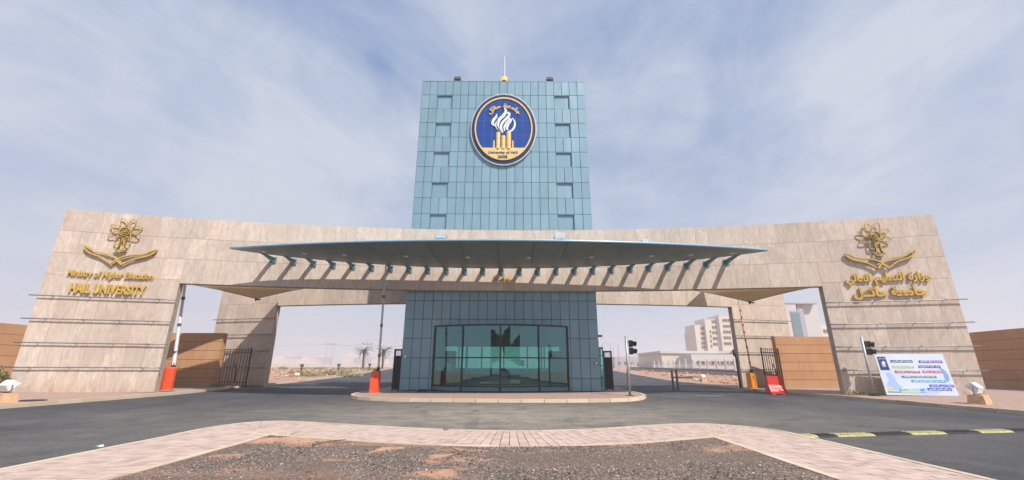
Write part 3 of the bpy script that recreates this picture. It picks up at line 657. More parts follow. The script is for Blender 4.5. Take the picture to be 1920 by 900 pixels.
for r in range(len(ZL) - 1):
    z0, z1 = ZL[r], ZL[r + 1]; hid = r in (6, 7); rec = r >= 9 and (r % 2) == 1
    for c in range(NC):
        x0, x1 = BX0 + c * CW, BX0 + (c + 1) * CW
        if rec and c in (2, 17): panel(x0 + .03, x0 + 2 * CW - .03, z0 + .02, z1 - .03, BY + .12, 'recessed_panel'); continue
        if rec and c in (3, 18): continue
        if z0 < WZ - .05 and x1 > WX0 and x0 < WX1:
            if z1 > WZ: panel(x0, x1, WZ + .05, z1); npan += 1
            if x0 < WX0 - .05: panel(x0, WX0 - .04, z0, min(z1, WZ + .05))
            if x1 > WX1 + .05: panel(WX1 + .04, x1, z0, min(z1, WZ + .05))
            continue
        if hid: panel(x0, x1, z0, z1, joined=hidden)
        else: panel(x0, x1, z0, z1); npan += 1
    if rec:
        for c in (2, 17):
            a, b = BX0 + c * CW, BX0 + (c + 2) * CW
            MB().box(a - .005, a + .02, BY + .01, BY + .3, z0 + .02, z1 - .02).box(b - .02, b + .005, BY + .01, BY + .3, z0 + .02, z1 - .02).box(a + .02, b - .02, BY + .01, BY + .3, z1 - .035, z1 - .012).box(a + .02, b - .02, BY + .01, BY + .3, z0 + .004, z0 + .02).make('reveal', M['panel'], tw)
hidden.make('cladding_behind_beam', M['panel'], tw, kind='stuff')
side = MB()
for r in range(len(ZL) - 1):
    for c in range(8):
        y0 = BY + .06 + c * (BB - BY - .06) / 8; y1 = y0 + (BB - BY - .06) / 8
        side.box(BX0 - .02, BX0 + .03, y0 + .01, y1 - .01, ZL[r] + .01, ZL[r + 1] - .01); side.box(BX1 - .03, BX1 + .02, y0 + .01, y1 - .01, ZL[r] + .01, ZL[r + 1] - .01)
side.make('side_cladding', M['panel'], tw, kind='stuff')
MB().box(BX0 - .01, BX1 + .01, BY - .012, BB + .02, TOP, TOP + .06).make('parapet_cap', M['panel'], tw)
# bowed glass front
XC = (WX0 + WX1) / 2; HW = (WX1 - WX0) / 2; SAG = 1.15; RAD = (HW * HW + SAG * SAG) / (2 * SAG); YC = BY + .02 - SAG + RAD; AM = math.asin(HW / RAD)
def bow(u): a = AM * u; return XC + RAD * math.sin(a), YC - RAD * math.cos(a)
bw = MB(); bs = MB()
for k in range(24):
    (xa, ya), (xb, yb) = bow(-1 + k / 12), bow(-1 + (k + 1) / 12)
    bw.hexa([(xa, ya - .03, WZ), (xb, yb - .03, WZ), (xb, BY + .1, WZ), (xa, BY + .1, WZ), (xa, ya - .03, WZ + .10), (xb, yb - .03, WZ + .10), (xb, BY + .1, WZ + .10), (xa, BY + .1, WZ + .10)])
    bs.hexa([(xa, ya - .03, .13), (xb, yb - .03, .13), (xb, BY + .1, .13), (xa, BY + .1, .13), (xa, ya - .03, .19), (xb, yb - .03, .19), (xb, BY + .1, .19), (xa, BY + .1, .19)])
bwin = bw.make('bay_window', M['frame'], tw); bs.make('sill', M['frame'], bwin)
def rail_(u0, u1, z0, z1, d=.05):
    q = MB(); n_ = 6
    for k in range(n_):
        (xa, ya), (xb, yb) = bow(u0 + (u1 - u0) * k / n_), bow(u0 + (u1 - u0) * (k + 1) / n_)
        q.hexa([(xa, ya - d, z0), (xb, yb - d, z0), (xb, yb + d, z0), (xa, ya + d, z0), (xa, ya - d, z1), (xb, yb - d, z1), (xb, yb + d, z1), (xa, ya + d, z1)])
    return q
US = [-1, -.535, 0, .535, 1]
for i, u in enumerate(US):
    x, y = bow(u); q = MB(); q.box(x - .045, x + .045, y - .07, y + .07, .19, WZ); q.make('mullion', M['frame'], bwin)
for a, b in zip(US, US[1:]):
    for z in (.44, 2.02): rail_(a, b, z - .035, z + .035).make('transom', M['frame'], bwin)
    for z0, z1 in ((.475, 1.985), (2.055, WZ)):
        q = MB(); n_ = 4
        for k in range(n_):
            (xa, ya), (xb, yb) = bow(a + (b - a) * k / n_), bow(a + (b - a) * (k + 1) / n_); q.poly([(xa, ya, z0), (xb, yb, z0), (xb, yb, z1), (xa, ya, z1)])
        q.make('pane', M['glass'], bwin, smooth=True)
    rail_(a, b, .19, .405, .02).make('kick_panel', M['tealp'], bwin)
MB().box(WX0 + .03, WX1 - .03, BB - .36, BB - .31, .17, 1.3).make('dado', M['desk'], tw)  # dark sheet added low on the rear wall so the lower room looks dim
for xa_, xb_, yy_a in ((-3.05, -2.9, 28.9), (1.95, 2.05, 29.2)): MB().box(xa_, xb_, yy_a, yy_a + .12, .17, 3.82).make('room_column', M['wood'], tw)
for u, z in ((.30, 1.55), (-.72, 1.35)):
    x, y = bow(u); t = thing('paper_notice', (x, y + .06, z), 'white paper notice taped inside the bowed glass ' + ('right of the middle mullion' if u > 0 else 'near its left end'), 'notice'); MB().box(x - .12, x + .12, y + .05, y + .056, z, z + .34).make('sheet', M['wprint'], t)
# room contents
t = thing('guard_desk', (-.7, 27.6, .17), 'dark desk inside the gatehouse behind the bowed glass', 'desk')
MB().box(-3.3, 1.9, 27.3, 28.0, .88, .93).make('desk_top', M['desk'], t); MB().box(-3.2, 1.8, 27.35, 27.39, .17, .88).make('front_board', M['desk'], t); MB().box(-3.2, -3.15, 27.4, 27.95, .17, .88).box(1.75, 1.8, 27.4, 27.95, .17, .88).make('side_board', M['desk'], t)
for x in (-2.2, .6):
    t = thing('computer_monitor', (x, 27.6, .93), 'black monitor on the gatehouse desk, ' + ('left of the middle mullion' if x < 0 else 'right of the middle mullion'), 'monitor', group='monitors on the gatehouse desk')
    MB().box(x - .27, x + .27, 27.55, 27.59, 1.05, 1.38).make('screen', M['screen'], t); MB().box(x - .03, x + .03, 27.59, 27.62, .93, 1.1).make('neck', M['screen'], t); MB().box(x - .12, x + .12, 27.5, 27.7, .93, .95).make('foot', M['screen'], t)
for x in (-1.5, 1.25):
    t = thing('office_chair', (x, 28.6, .17), 'black office chair behind the gatehouse desk, ' + ('left one' if x < 0 else 'right one'), 'chair', group='chairs in the gatehouse')
    MB().box(x - .25, x + .25, 28.35, 28.85, .6, .68).make('seat', M['chair'], t); MB().prism([(x - .24, 28.85, .72), (x + .24, 28.85, .72), (x + .22, 28.9, 1.32), (x + .1, 28.92, 1.42), (x - .1, 28.92, 1.42), (x - .22, 28.9, 1.32)], (0, .06, 0)).make('backrest', M['chair'], t)
    MB().tube([(x, 28.6, .25), (x, 28.6, .6)], .03).tube([(x - .28, 28.6, .2), (x + .28, 28.6, .2)], .02).tube([(x, 28.32, .2), (x, 28.88, .2)], .02).make('pedestal', M['chair'], t)
for x, lab in ((-4.25, 'tall brown cabinet at the left end of the gatehouse room'), (2.95, 'tall brown cabinet at the right end of the gatehouse room')):
    t = thing('cabinet', (x, 29.9, .17), lab, 'cabinet'); MB().box(x - .42, x + .42, 29.6, 30.3, .17, 2.55).make('carcass', M['desk'], t); MB().box(x - .40, x - .01, 29.57, 29.598, .22, 2.5).make('door', M['wood'], t); MB().box(x + .01, x + .40, 29.57, 29.598, .22, 2.5).make('door', M['wood'], t)

# number tags on the cladding
for px, py, lab in ((740, 668, 'small white number tag at the left edge of the gatehouse front'), (1127, 681, 'small white number tag at the right edge of the gatehouse front')):
    p = at(px, py, BY); x = min(max(p.x, BX0 + .2), BX1 - .2); t = thing('number_tag', (x, BY - .01, p.z), lab, 'tag')
    MB().box(x - .15, x + .15, BY - .012, BY - .004, p.z - .1, p.z + .1).make('plate', M['pcore' if px > 900 else 'tealp'], t)
    put_letters(glyphs('38', .2, .15, .006, .02), lambda v: Vector((x + v.x, BY - .014 + v.y, p.z - .07 + v.z)), M['wprint'], t)
# round emblem on the tower
EX, EZ_ = -.62, 17.63; EA, EB = 2.33, 2.87; SX, SZ = 2.33 / 295, 2.87 / 325
def eu(X, Z, y=0): return Vector((EX + (X - 353) * SX, BY - .03 - y, EZ_ + (538 - Z) * SZ))
em = thing('round_emblem', (EX, BY - .03, EZ_), 'large oval blue and gold university badge with white flame high on the tower', 'emblem')
def ell(sc, n_=96, sc2=None): return [(EX + EA * sc * math.cos(i * 2 * math.pi / n_), EZ_ + EB * (sc2 or sc) * math.sin(i * 2 * math.pi / n_)) for i in range(n_)]
def disc(sc, y0, y1, mat, name, sc2=None): MB().prism([(x, BY - y0, z) for x, z in ell(sc, 96, sc2)], (0, y0 - y1, 0)).make(name, M[mat], em)
def ring(s0, s1, y0, y1, mat, name):
    a, b = ell(s0), ell(s1); q = MB(); n_ = len(a)
    for i in range(n_):
        j = (i + 1) % n_; q.hexa([(a[i][0], BY - y0, a[i][1]), (a[j][0], BY - y0, a[j][1]), (b[j][0], BY - y0, b[j][1]), (b[i][0], BY - y0, b[i][1]), (a[i][0], BY - y1, a[i][1]), (a[j][0], BY - y1, a[j][1]), (b[j][0], BY - y1, b[j][1]), (b[i][0], BY - y1, b[i][1])])
    q.make(name, M[mat], em)
disc(1.0, .03, .16, 'galv', 'backing_disc'); disc(.965, .16, .18, 'navy', 'navy_ring'); ring(.835, .875, .18, .26, 'cream', 'gold_ring'); disc(.835, .18, .19, 'blue', 'blue_field')
q = MB()
for X in (180, 250, 318, 388, 457, 525):
    hh = .82 * math.sqrt(max(0, 1 - ((X - 353) / 295 / .835) ** 2)) * 325; q.box(eu(X - 1, 0).x, eu(X + 1, 0).x, BY - .197, BY - .19, EZ_ - min(hh, 185) * SZ, EZ_ + hh * SZ)
for Z in (345, 468, 597):
    hh = .82 * math.sqrt(max(0, 1 - ((Z - 538) / 325 / .835) ** 2)) * 295; q.box(EX - hh * SX, EX + hh * SX, BY - .2, BY - .19, eu(0, Z + 1).z, eu(0, Z - 1).z)
q.make('field_joint', M['blueline'], em)
pts = [(EX + EA * .845 * math.cos(a), EZ_ + EB * .845 * math.sin(a)) for a in [R(180 + 40.5 + (99 * i / 30)) for i in range(31)]]
MB().prism([(x, BY - .19, z) for x, z in pts], (0, -.075, 0)).make('base_segment', M['cream'], em)
for X0, X1, Z0, Z1 in ((285, 325, 580, 724), (332, 371, 610, 724), (378, 420, 580, 724), (261, 275, 650, 724), (428, 442, 650, 724)):
    a, b = eu(X0, Z1), eu(X1, Z0); r_ = (b.x - a.x) / 2; cx = (a.x + b.x) / 2
    col = MB().prism([(cx - r_ * math.cos(i * math.pi / 8), BY - .19 - .9 * r_ * math.sin(i * math.pi / 8), a.z) for i in range(9)], (0, 0, b.z - a.z)).make('column', M['cream'], em)
    if X1 - X0 > 20:
        for Z in (638, 692):
            zz = eu(0, Z).z; MB().prism([(cx - (r_ + .004) * math.cos(i * math.pi / 8), BY - .188 - .93 * r_ * math.sin(i * math.pi / 8), zz) for i in range(9)], (0, 0, .02)).make('band', M['creamdk'], col)
def flame(P, W_):
    P = [Vector((a, b, 0)) for a, b in P]; Q = arcpts(P, 5); n_ = len(Q) - 1; Lf = []; Rt = []
    for i, p in enumerate(Q):
        d = (Q[min(i + 1, n_)] - Q[max(i - 1, 0)]).normalized(); t_ = i / n_ * (len(W_) - 1); k = min(int(t_), len(W_) - 2); wv = W_[k] + (W_[k + 1] - W_[k]) * (t_ - k); nn = Vector((-d.y, d.x, 0)) * wv / 2
        Lf.append(p + nn); Rt.append(p - nn)
    q = MB()
    for i in range(n_):
        c = [eu(v.x, v.y, .16) for v in (Lf[i], Rt[i], Rt[i + 1], Lf[i + 1])] + [eu(v.x, v.y, .24) for v in (Lf[i], Rt[i], Rt[i + 1], Lf[i + 1])]; q.hexa(c)
    q.make('flame', M['palew'], em)
flame([(293, 408), (284, 440), (262, 468), (254, 500), (275, 520)], [3, 20, 24, 22, 5])
flame([(356, 350), (372, 385), (352, 425), (315, 462), (300, 505), (310, 550), (345, 584)], [3, 22, 28, 26, 24, 20, 4])
flame([(300, 470), (284, 505), (300, 545), (335, 580)], [4, 20, 18, 4])
flame([(372, 408), (398, 402), (402, 425), (372, 460), (340, 495), (330, 535), (352, 578)], [4, 18, 22, 22, 22, 20, 4])
flame([(402, 436), (404, 462), (378, 500), (360, 535), (366, 568)], [3, 18, 22, 18, 5])
flame([(434, 448), (412, 480), (392, 512), (384, 545), (398, 560)], [3, 20, 20, 16, 4])
flame([(434, 448), (452, 485), (450, 525), (425, 562), (380, 580)], [3, 14, 18, 16, 4])
put_letters(glyphs("University of Ha'il", 255 * SX, .2, .02, .012), lambda v: Vector((EX + v.x - .02, BY - .27 + v.y, eu(0, 768).z + v.z)), M['blue'], em)
put_letters(glyphs("2005", 85 * SX, .2, .02, .02), lambda v: Vector((EX + v.x - .05, BY - .27 + v.y, eu(0, 806).z + v.z)), M['navy'], em)
def arc_fn(v):
    rr = 150 * SX; a = v.x / rr; r2 = rr + v.z; return Vector((EX + .03 + r2 * math.sin(a), BY - .2 + v.y, eu(0, 488).z + r2 * math.cos(a) * 1.02))
put_letters(glyphs(shape_ar('جامعة حائل'), 305 * SX, .3, .07, .03), arc_fn, M['cream'], em)

# things on the tower roof
def floodlight(loc, rz, mat, body, lab, sc=1.0, tilt=-35, name='floodlight', grp=None):
    t = thing(name, loc, lab, 'floodlight', rz, grp); X = Matrix.Translation((0, 0, .28 * sc)) @ Matrix.Rotation(R(tilt), 4, 'X')
    q = MB(); q.prism([X @ Vector((-.28 * sc, y * sc, z * sc)) for y, z in ((-.12, -.2), (.1, -.13), (.12, .13), (-.12, .2))], (.56 * sc, 0, 0)); q.make('housing', M[body], t, local=True)
    MB().box(-.25 * sc, .25 * sc, -.135 * sc, -.121 * sc, -.17 * sc, .17 * sc, 0, X).make('lens', M[mat], t, local=True)
    MB().tube([(-.31 * sc, 0, .28 * sc), (-.31 * sc, 0, .02), (.31 * sc, 0, .02), (.31 * sc, 0, .28 * sc)], .02 * sc, 6).make('bracket', M['steel'], t, local=True)
    return t
floodlight((-4.08, BY + .1, TOP + .06), 0, 'brown', 'brown', 'brown floodlight on the left of the tower roof edge', .85, -20)
floodlight((2.76, BY + .1, TOP + .06), 0, 'brown', 'brown', 'brown floodlight on the right of the tower roof edge', .85, -20)
t = thing('roof_beacon', (-.62, BY + .15, TOP + .06), 'lit orange warning beacon at the middle of the tower roof edge', 'beacon')
MB().tube([(-.62, BY + .15, TOP + .06), (-.62, BY + .15, TOP + .14)], .2, 14).make('base', M['brown'], t)
bt = NT('beacon_light'); bm_ = bt.out((.9, .28, .06), .4); bt.b.inputs['Emission Color'].default_value = (1, .33, .06, 1); bt.b.inputs['Emission Strength'].default_value = 1.3
MB().tube([(-.62, BY + .15, TOP + .14), (-.62, BY + .15, TOP + .42), (-.62, BY + .15, TOP + .5)], [.23, .23, .12], 16).make('lens', bm_, t, smooth=False)
t = thing('antenna_mast', (-.62, BY + .55, TOP + .06), 'thin lightning rod above the orange beacon', 'mast'); MB().tube([(-.62, BY + .55, TOP + .06), (-.62, BY + .55, TOP + 1.3), (-.62, BY + .55, TOP + 2.75)], [.06, .045, .03], 6).make('rod', M['galv'], t); MB().tube([(-.62, BY + .55, TOP + 2.75), (-.56, BY + .55, TOP + 2.85)], .03, 6).make('tip', M['galv'], t)

# ------------------------------------------------------------------ canopy
cp = thing('entrance_canopy', (-.75, 23, 7.2), 'long leaf shaped green grey canopy with blue rim and downlights across the beam', 'canopy')
CXC, CH = -.72, 15.1
def cz(u): return 7.29 + .52 * u * u
def cf(u): return 19.4 + 3.42 * u * u
def cb(u): return 25.2 - 1.9 * u * u - .45 * abs(u) ** 8
NS = 40; us = [-1 + 2 * i / NS for i in range(NS + 1)]
us = [math.copysign(abs(u) ** .92, u) for u in us]
def crow(u):
    x = CXC + CH * u; a, b, z = cf(u), cb(u), cz(u); k = max(0.02, 1 - u * u); return x, a, b, z, k
# soffit panels, each its own sheet
joints = [i for i in range(0, NS + 1, 2)]
for a, b in zip(joints, joints[1:]):
    ua, ub = us[a], us[b]; g = .0007 * (b - a)
    q = MB(); seq = [ua + (ub - ua) * t_ for t_ in (0.006, .5, .994)]
    for u0, u1 in zip(seq, seq[1:]):
        x0, a0, b0, z0, k0 = crow(u0); x1, a1, b1, z1, k1 = crow(u1); T = [0.02, .25, .5, .75, .98]
        for t0, t1 in zip(T, T[1:]):
            P = lambda x, aa, bb, z, k, t_: (x, aa + (bb - aa) * t_, z - .22 * k * 4 * t_ * (1 - t_) * .5)
            q.poly([P(x0, a0, b0, z0, k0, t0), P(x0, a0, b0, z0, k0, t1), P(x1, a1, b1, z1, k1, t1), P(x1, a1, b1, z1, k1, t0)])
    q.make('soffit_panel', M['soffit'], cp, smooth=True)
q = MB()
for u0, u1 in zip(us, us[1:]):
    x0, a0, b0, z0, k0 = crow(u0); x1, a1, b1, z1, k1 = crow(u1)
    T = [0, .25, .5, .75, 1]; P = lambda x, aa, bb, z, k, t_: (x, aa + (bb - aa) * t_, z + .03 + .34 * k * 4 * t_ * (1 - t_) + .07)
    for t0, t1 in zip(T, T[1:]): q.poly([P(x0, a0, b0, z0, k0, t0), P(x1, a1, b1, z1, k1, t0), P(x1, a1, b1, z1, k1, t1), P(x0, a0, b0, z0, k0, t1)])
q.make('roof_sheet', M['rim'], cp, smooth=True)
MB().tube([(CXC + CH * u, cf(u), cz(u) + .045) for u in us], .065, 10).make('front_rim', M['rim'], cp, smooth=True)
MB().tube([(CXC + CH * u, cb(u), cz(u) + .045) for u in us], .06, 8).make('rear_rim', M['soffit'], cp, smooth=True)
for px in (495, 571, 646, 762, 877, 992, 1108, 1222, 1295, 1373):
    x = None
    for _ in range(1):
        best = min(us, key=lambda u: abs(at(px, 476, (cf(u) + cb(u)) / 2).x - (CXC + CH * u)))
    x0, a0, b0, z0, k0 = crow(best); xx = at(px, 476, a0 + .47 * (b0 - a0)).x; yy0 = a0 + .47 * (b0 - a0)
    MB().tube([(xx, yy0, z0 - .11 * k0 - .03), (xx, yy0, z0 - .11 * k0 + .02)], .13, 14).make('downlight', M['lamp'], cp)
NBK = 25
for i in range(NBK):
    x = -14.35 + (27.35) * i / (NBK - 1); u = (x - CXC) / CH; yw = wY(x, 25.8, -1) - .01; z = cz(u); yb = cb(u)
    arm = MB(); arm.box(x - .16, x + .16, yw - .06, yw + .02, z - .28, z + .08).make('wall_plate', M['tealp'], cp)
    arm = MB(); arm.prism([(x - .05, yw - .06, z - .22), (x - .05, yw - .06, z + .02), (x - .05, yb - .05, z + .04), (x - .05, yb - .05, z - .03)], (.1, 0, 0)); arm.box(x - .13, x + .13, min(yb, yw - .5), yw - .06, z - .02, z + .03); arm.make('arm', M['tealp'], cp)
# lights standing on the canopy roof
for px, py, s_, lab in ((827, 441, 1.0, 'pale floodlight box on the canopy roof left of centre'), (1049, 441, 1.0, 'pale floodlight box on the canopy roof right of centre'), (665, 448, .55, 'small lamp on the canopy roof far left'), (1208, 450, .55, 'small lamp on the canopy roof far right'), (943, 447, .5, 'small lamp at the middle of the canopy edge')):
    u = (at(px, py, 20.5).x - CXC) / CH; y = cf(u) + .55; floodlight((at(px, py, y).x, y, cz(u) + .17), 0, 'haze_lens', 'galv', lab, s_ * .9, -8)

# ------------------------------------------------------------------ shade sails between the gates
def sail(low, hl, hr, bk, lab):
    t = thing('shade_sail', low, lab, 'shade sail'); Lw, Hl, Hr, Bk = (Vector(p) for p in (low, hl, hr, bk))
    n_ = 14; q = MB(); G = {}
    def e(a, b, t_, s_): c = a.lerp(b, t_); mid = (Lw + Hl + Hr + Bk) / 4; return c + (mid - c) * s_ * 4 * t_ * (1 - t_)
    for i in range(n_ + 1):
        for j in range(n_ + 1):
            a, b = i / n_, j / n_
            # Coons patch: Lw(0,0) Hr(1,0) Hl(0,1) Bk(1,1)
            p = e(Lw, Hr, a, .09) * (1 - b) + e(Hl, Bk, a, .09) * b + e(Lw, Hl, b, .09) * (1 - a) + e(Hr, Bk, b, .09) * a - (Lw * (1 - a) * (1 - b) + Hr * a * (1 - b) + Hl * (1 - a) * b + Bk * a * b)
            G[i, j] = len(q.v); q.v.append(tuple(p))
    for i in range(n_):
        for j in range(n_): q.f.append((G[i, j], G[i + 1, j], G[i + 1, j + 1], G[i, j + 1])); q.m.append(0)
    q.make('membrane', M['sail'], t, smooth=True)
    for a, b, A_ in ((Lw, Hr, 0), (Lw, Hl, 0), (Hl, Bk, 0), (Hr, Bk, 0)): MB().tube([e(a, b, k / 10, .09) for k in range(11)], .03, 6).make('edge_cable', M['steel'], t)
    MB().tube([Lw + Vector((0, 0, .12)), Lw + Vector((0, 0, -.16))], [.1, .04], 8).box(Lw.x - .02, Lw.x + .3, Lw.y - .05, Lw.y + .05, Lw.z - .1, Lw.z - .02).make('corner_fitting', M['black'], t)
    return t
lw = at(480, 560, 29.0); sail(lw, (-23.2, 26.2, 6.9), (-10.4, 26.7, 6.75), (-17, 31.3, 8.6), 'beige shade sail hanging point down in the left opening')
lw = at(1405, 566, 29.0); sail(lw, (8.4, 26.7, 6.75), (22.0, 26.2, 6.9), (15.5, 31.3, 8.6), 'beige shade sail hanging point down in the right opening')

# ------------------------------------------------------------------ ochre walls
def ochre(p0, p1, z0, h, th, lab, nrow=6, parts=True):
    p0, p1 = Vector(p0), Vector(p1); d = (p1 - p0); ln = d.length; d.normalize(); a = math.atan2(d.y, d.x)
    t = thing('boundary_wall', (p0.x, p0.y, z0), lab, 'wall', a)
    rh = [h / nrow] * nrow; z = 0
    MB().box(.01, ln - .01, .03, th - .03, 0, h - .01).make('wall_core', M['ochredk'], t, local=True)
    for k in range(nrow):
        nn = max(1, round(ln / 12)) if ln > 14 else 1
        for i in range(nn): MB().box(ln * i / nn + (.004 if i else 0), ln * (i + 1) / nn, 0, th, z + (.022 if k else 0), z + rh[k]).make('panel', M['ochre'], t, local=True)
        z += rh[k]
    return t
ochre((-25.4, 30.2, 0), (at(405, 700, 30.2).x, 30.2, 0), .13, 3.6, .45, 'ochre rendered wall beside the left opening, behind the orange barrier box')
ochre((at(1464, 700, 31.0).x, 31.0, 0), (25.2, 31.0, 0), .13, 3.55, .45, 'ochre rendered wall beside the right opening, behind the red plastic barrier')
ochre((-31.9, 22, 0), (-32.1, 36, 0), .1, 3.95, .45, 'ochre boundary wall running off past the left leg')
ochre((34.2, 36, 0), (32.4, 22.0, 0), .1, 3.95, .45, 'ochre boundary wall running off past the right leg')

t = thing('wall_lamp', (32.9, 26.2, 4.05), 'small dark lamp on top of the right boundary wall', 'lamp'); MB().tube([(33.0, 26.2, 4.04), (33.0, 26.2, 4.2)], .04, 6).make('stem', M['black'], t); MB().tube([(32.7, 26.2, 4.22), (33.3, 26.2, 4.3)], [.06, .12], 8).make('lamp_head', M['black'], t)
# ------------------------------------------------------------------ barriers
def barrier(loc, shape, mat, boom_top, lab, hh=1.08, wd=.42, boom_mat='white', striped=False, cap=False):
    t = thing('barrier_box', loc, lab, 'barrier'); x, y, z = loc; q = MB()
    if shape == 'round': q.tube([(x, y, z), (x, y, z + hh * .93), (x, y, z + hh)], [wd * .60, wd * .60, wd * .52], 10)
    else: q.hexa([(x - wd / 2, y - wd / 2, z), (x + wd / 2, y - wd / 2, z), (x + wd / 2, y + wd / 2, z), (x - wd / 2, y + wd / 2, z), (x - wd / 2 + .03, y - wd / 2 + .02, z + hh), (x + wd / 2 - .03, y - wd / 2 + .02, z + hh), (x + wd / 2 - .03, y + wd / 2, z + hh), (x - wd / 2 + .03, y + wd / 2, z + hh)])
    q.make('housing', M[mat], t); MB().box(x - wd * .7, x + wd * .7, y - wd * .7, y + wd * .7, z - .02, z + .03).make('base_plate', M['grey'], t)
    MB().tube([(x + wd * .1, y - wd / 2 - .02, z + hh * .76), (x + wd * .1, y - wd / 2 + .03, z + hh * .76)], .03, 8).make('lock', M['black'], t)
    top = Vector(boom_top); b0 = Vector((x + (.1 if shape != 'round' else .12), y, z + hh)); d = (top - b0)
    MB().box(b0.x - .07, b0.x + .07, b0.y - .08, b0.y + .08, b0.z - .08, b0.z + .22).make('boom_clamp', M['black'], t)
    br = 1.0 if shape == 'round' else .68
    boom = MB().tube([b0 + Vector((0, 0, .1)), b0 + d * .5, top], [.095 * br, .08 * br, .06 * br], 8).make('boom', M[boom_mat], t)
    for k in range(8 if striped else 3):
        f0 = (.12 + .8 * k / (8 if striped else 3)); a = b0 + d * f0; b = b0 + d * (f0 + .028); MB().tube([a, b], .10 * br, 8).make('band', M['redp'] if striped else M['brown'], boom)
    if cap: MB().tube([(x - wd * .2, y, z + hh), (x - wd * .2, y, z + hh + .1), (x - wd * .2, y, z + hh + .17)], [.1, .1, .05], 10).make('warning_lamp', M['yb'], t)
    return t
barrier((at(311,731,25.0).x, 25.0, .19), 'round', 'orange', at(352, 500, 25.2), 'rounded orange barrier box with raised white boom beside the left leg', 1.25, .50)
barrier((-7.35, 24.0, .13), 'box', 'orange', at(724, 492, 24.2), 'square orange red barrier box with raised boom on the left end of the platform', 1.12, .46, 'dirtyw', cap=True)
barrier((at(1409, 715, 31.0).x, 31.0, .13), 'box', 'amber', at(1384, 560, 31.2), 'amber barrier box with raised striped boom before the rear right leg', 1.05, .46, 'dirtyw', True)

# red plastic road barrier
x, y = 15.75, 26.6
t = thing('plastic_barrier', (x, y, 0), 'red plastic road barrier with white print on the kerb by the black gate', 'road barrier')
prof = [(-.30, 0), (.30, 0), (.30, .12), (.13, .48), (.11, .98), (-.11, .98), (-.13, .48), (-.30, .12)]
MB().prism([(x - .48, y + a, b + .06) for a, b in prof], (.96, 0, 0)).make('body', M['redp'], t)
MB().box(x - .42, x - .22, y - .31, y + .31, 0, .058).box(x + .22, x + .42, y - .31, y + .31, 0, .058).make('foot', M['redp'], t)
put_letters([(sum([p[0] for p in [g_]], []), g_[1]) for g_ in glyphs('SAUDI', .55, .1, .01, .02)], lambda v: Vector((x + v.x, y - .245 + v.y + .4 * v.z, .40 + v.z * .9)), M['wprint'], t) if False else None
put_letters(glyphs('وزارة', .5, .13, .008, .03), lambda v: Vector((x - .02 + v.x, y - .262 + v.y + .45 * v.z, .32 + v.z)), M['wprint'], t) if False else None
q = MB()
for i in range(9): q.box(x - .27 + i * .06, x - .27 + i * .06 + .035, y - .262 + .0, y - .245, .38 + .02 * (i % 3), .46 + .015 * ((i * 2) % 3))
q.make('printing', M['wprint'], t)

# ------------------------------------------------------------------ black metal gates
def bargate(p0, p1, z0, h, nb, lab, brace=True):
    p0, p1 = Vector(p0), Vector(p1); d = p1 - p0; ln = d.length; a = math.atan2(d.y, d.x); t = thing('metal_gate', (p0.x, p0.y, z0), lab, 'gate', a)
    for x in (0, ln): MB().box(x - .035, x + .035, -.035, .035, 0, h).make('post', M['black'], t, local=True)
    for z in (.12, .32, h - .30, h - .06): MB().box(.035, ln - .035, -.02, .02, z - .02, z + .02).make('rail', M['black'], t, local=True)
    for k in range(1, nb):
        x = ln * k / nb; MB().box(x - .014, x + .014, -.0145, .0145, .14, h - .08).make('bar', M['black'], t, local=True)
    if brace: MB().tube([(ln * .45, -.06, h * .62), (ln * .62, -.06, h * .46), (ln * .62, -.06, .35)], .035, 6).make('latch_arm', M['black'], t, local=True)
    return t
bargate((at(413, 700, 30.9).x, 30.9, 0), (at(464, 700, 29.8).x, 29.8, 0), .15, 2.55, 9, 'black barred gate leaf beside the left ochre wall')
bargate((at(1434, 700, 30.0).x, 30.0, 0), (at(1466, 700, 30.85).x, 30.85, 0), .15, 2.7, 8, 'black barred gate leaf beside the right ochre wall')
bargate((-23.4, 29.6, 0), (-23.15, 27.2, 0), .15, 2.6, 8, 'black barred gate leaf seen edge on behind the left leg', False)
def slide(x, y, w_, lab):
    t = thing('sliding_gate', (x, y, .13), lab, 'gate')
    MB().box(x - w_ / 2, x - w_ / 2 + .09, y - .05, y + .05, .13, 2.55).box(x + w_ / 2 - .09, x + w_ / 2, y - .05, y + .05, .13, 2.55).box(x - w_ / 2 + .09, x + w_ / 2 - .09, y - .05, y + .05, 2.45, 2.55).box(x - w_ / 2 + .09, x + w_ / 2 - .09, y - .05, y + .05, .18, .3).make('frame', M['black'], t)
    MB().box(x - w_ / 2 + .09, x + w_ / 2 - .09, y + .0, y + .02, .3, 2.15).make('infill_sheet', M['black'], t)
    for k in range(4): MB().box(x - .14 + .08 * k, x - .12 + .08 * k, y - .07, y - .052, .18, 2.5).make('bar', M['black'], t)
slide(-6.98, 26.9, .50, 'folded black gate against the left side of the gatehouse'); slide(6.28, 28.6, .55, 'folded black gate against the right side of the gatehouse')
t = thing('glass_kiosk', (5.7, 27.5, .13), 'narrow green glazed kiosk between the gatehouse and its black gate', 'kiosk')
MB().box(5.32, 5.72, 27.2, 27.26, .13, .2).box(5.32, 5.72, 27.2, 27.9, 2.62, 2.72).box(5.66, 5.72, 27.2, 27.26, .2, 2.62).make('frame', M['tealp'], t)
MB().box(5.32, 5.66, 27.22, 27.235, .2, 2.62).make('pane', M['glass2'], t)
MB().box(5.32, 5.7, 27.85, 27.9, .13, 2.61).make('back_panel', M['tealp'], t)
for z in (.9, 1.6, 2.2): MB().box(5.34, 5.66, 27.18, 27.2, z, z + .04).make('rail', M['frame'], t)

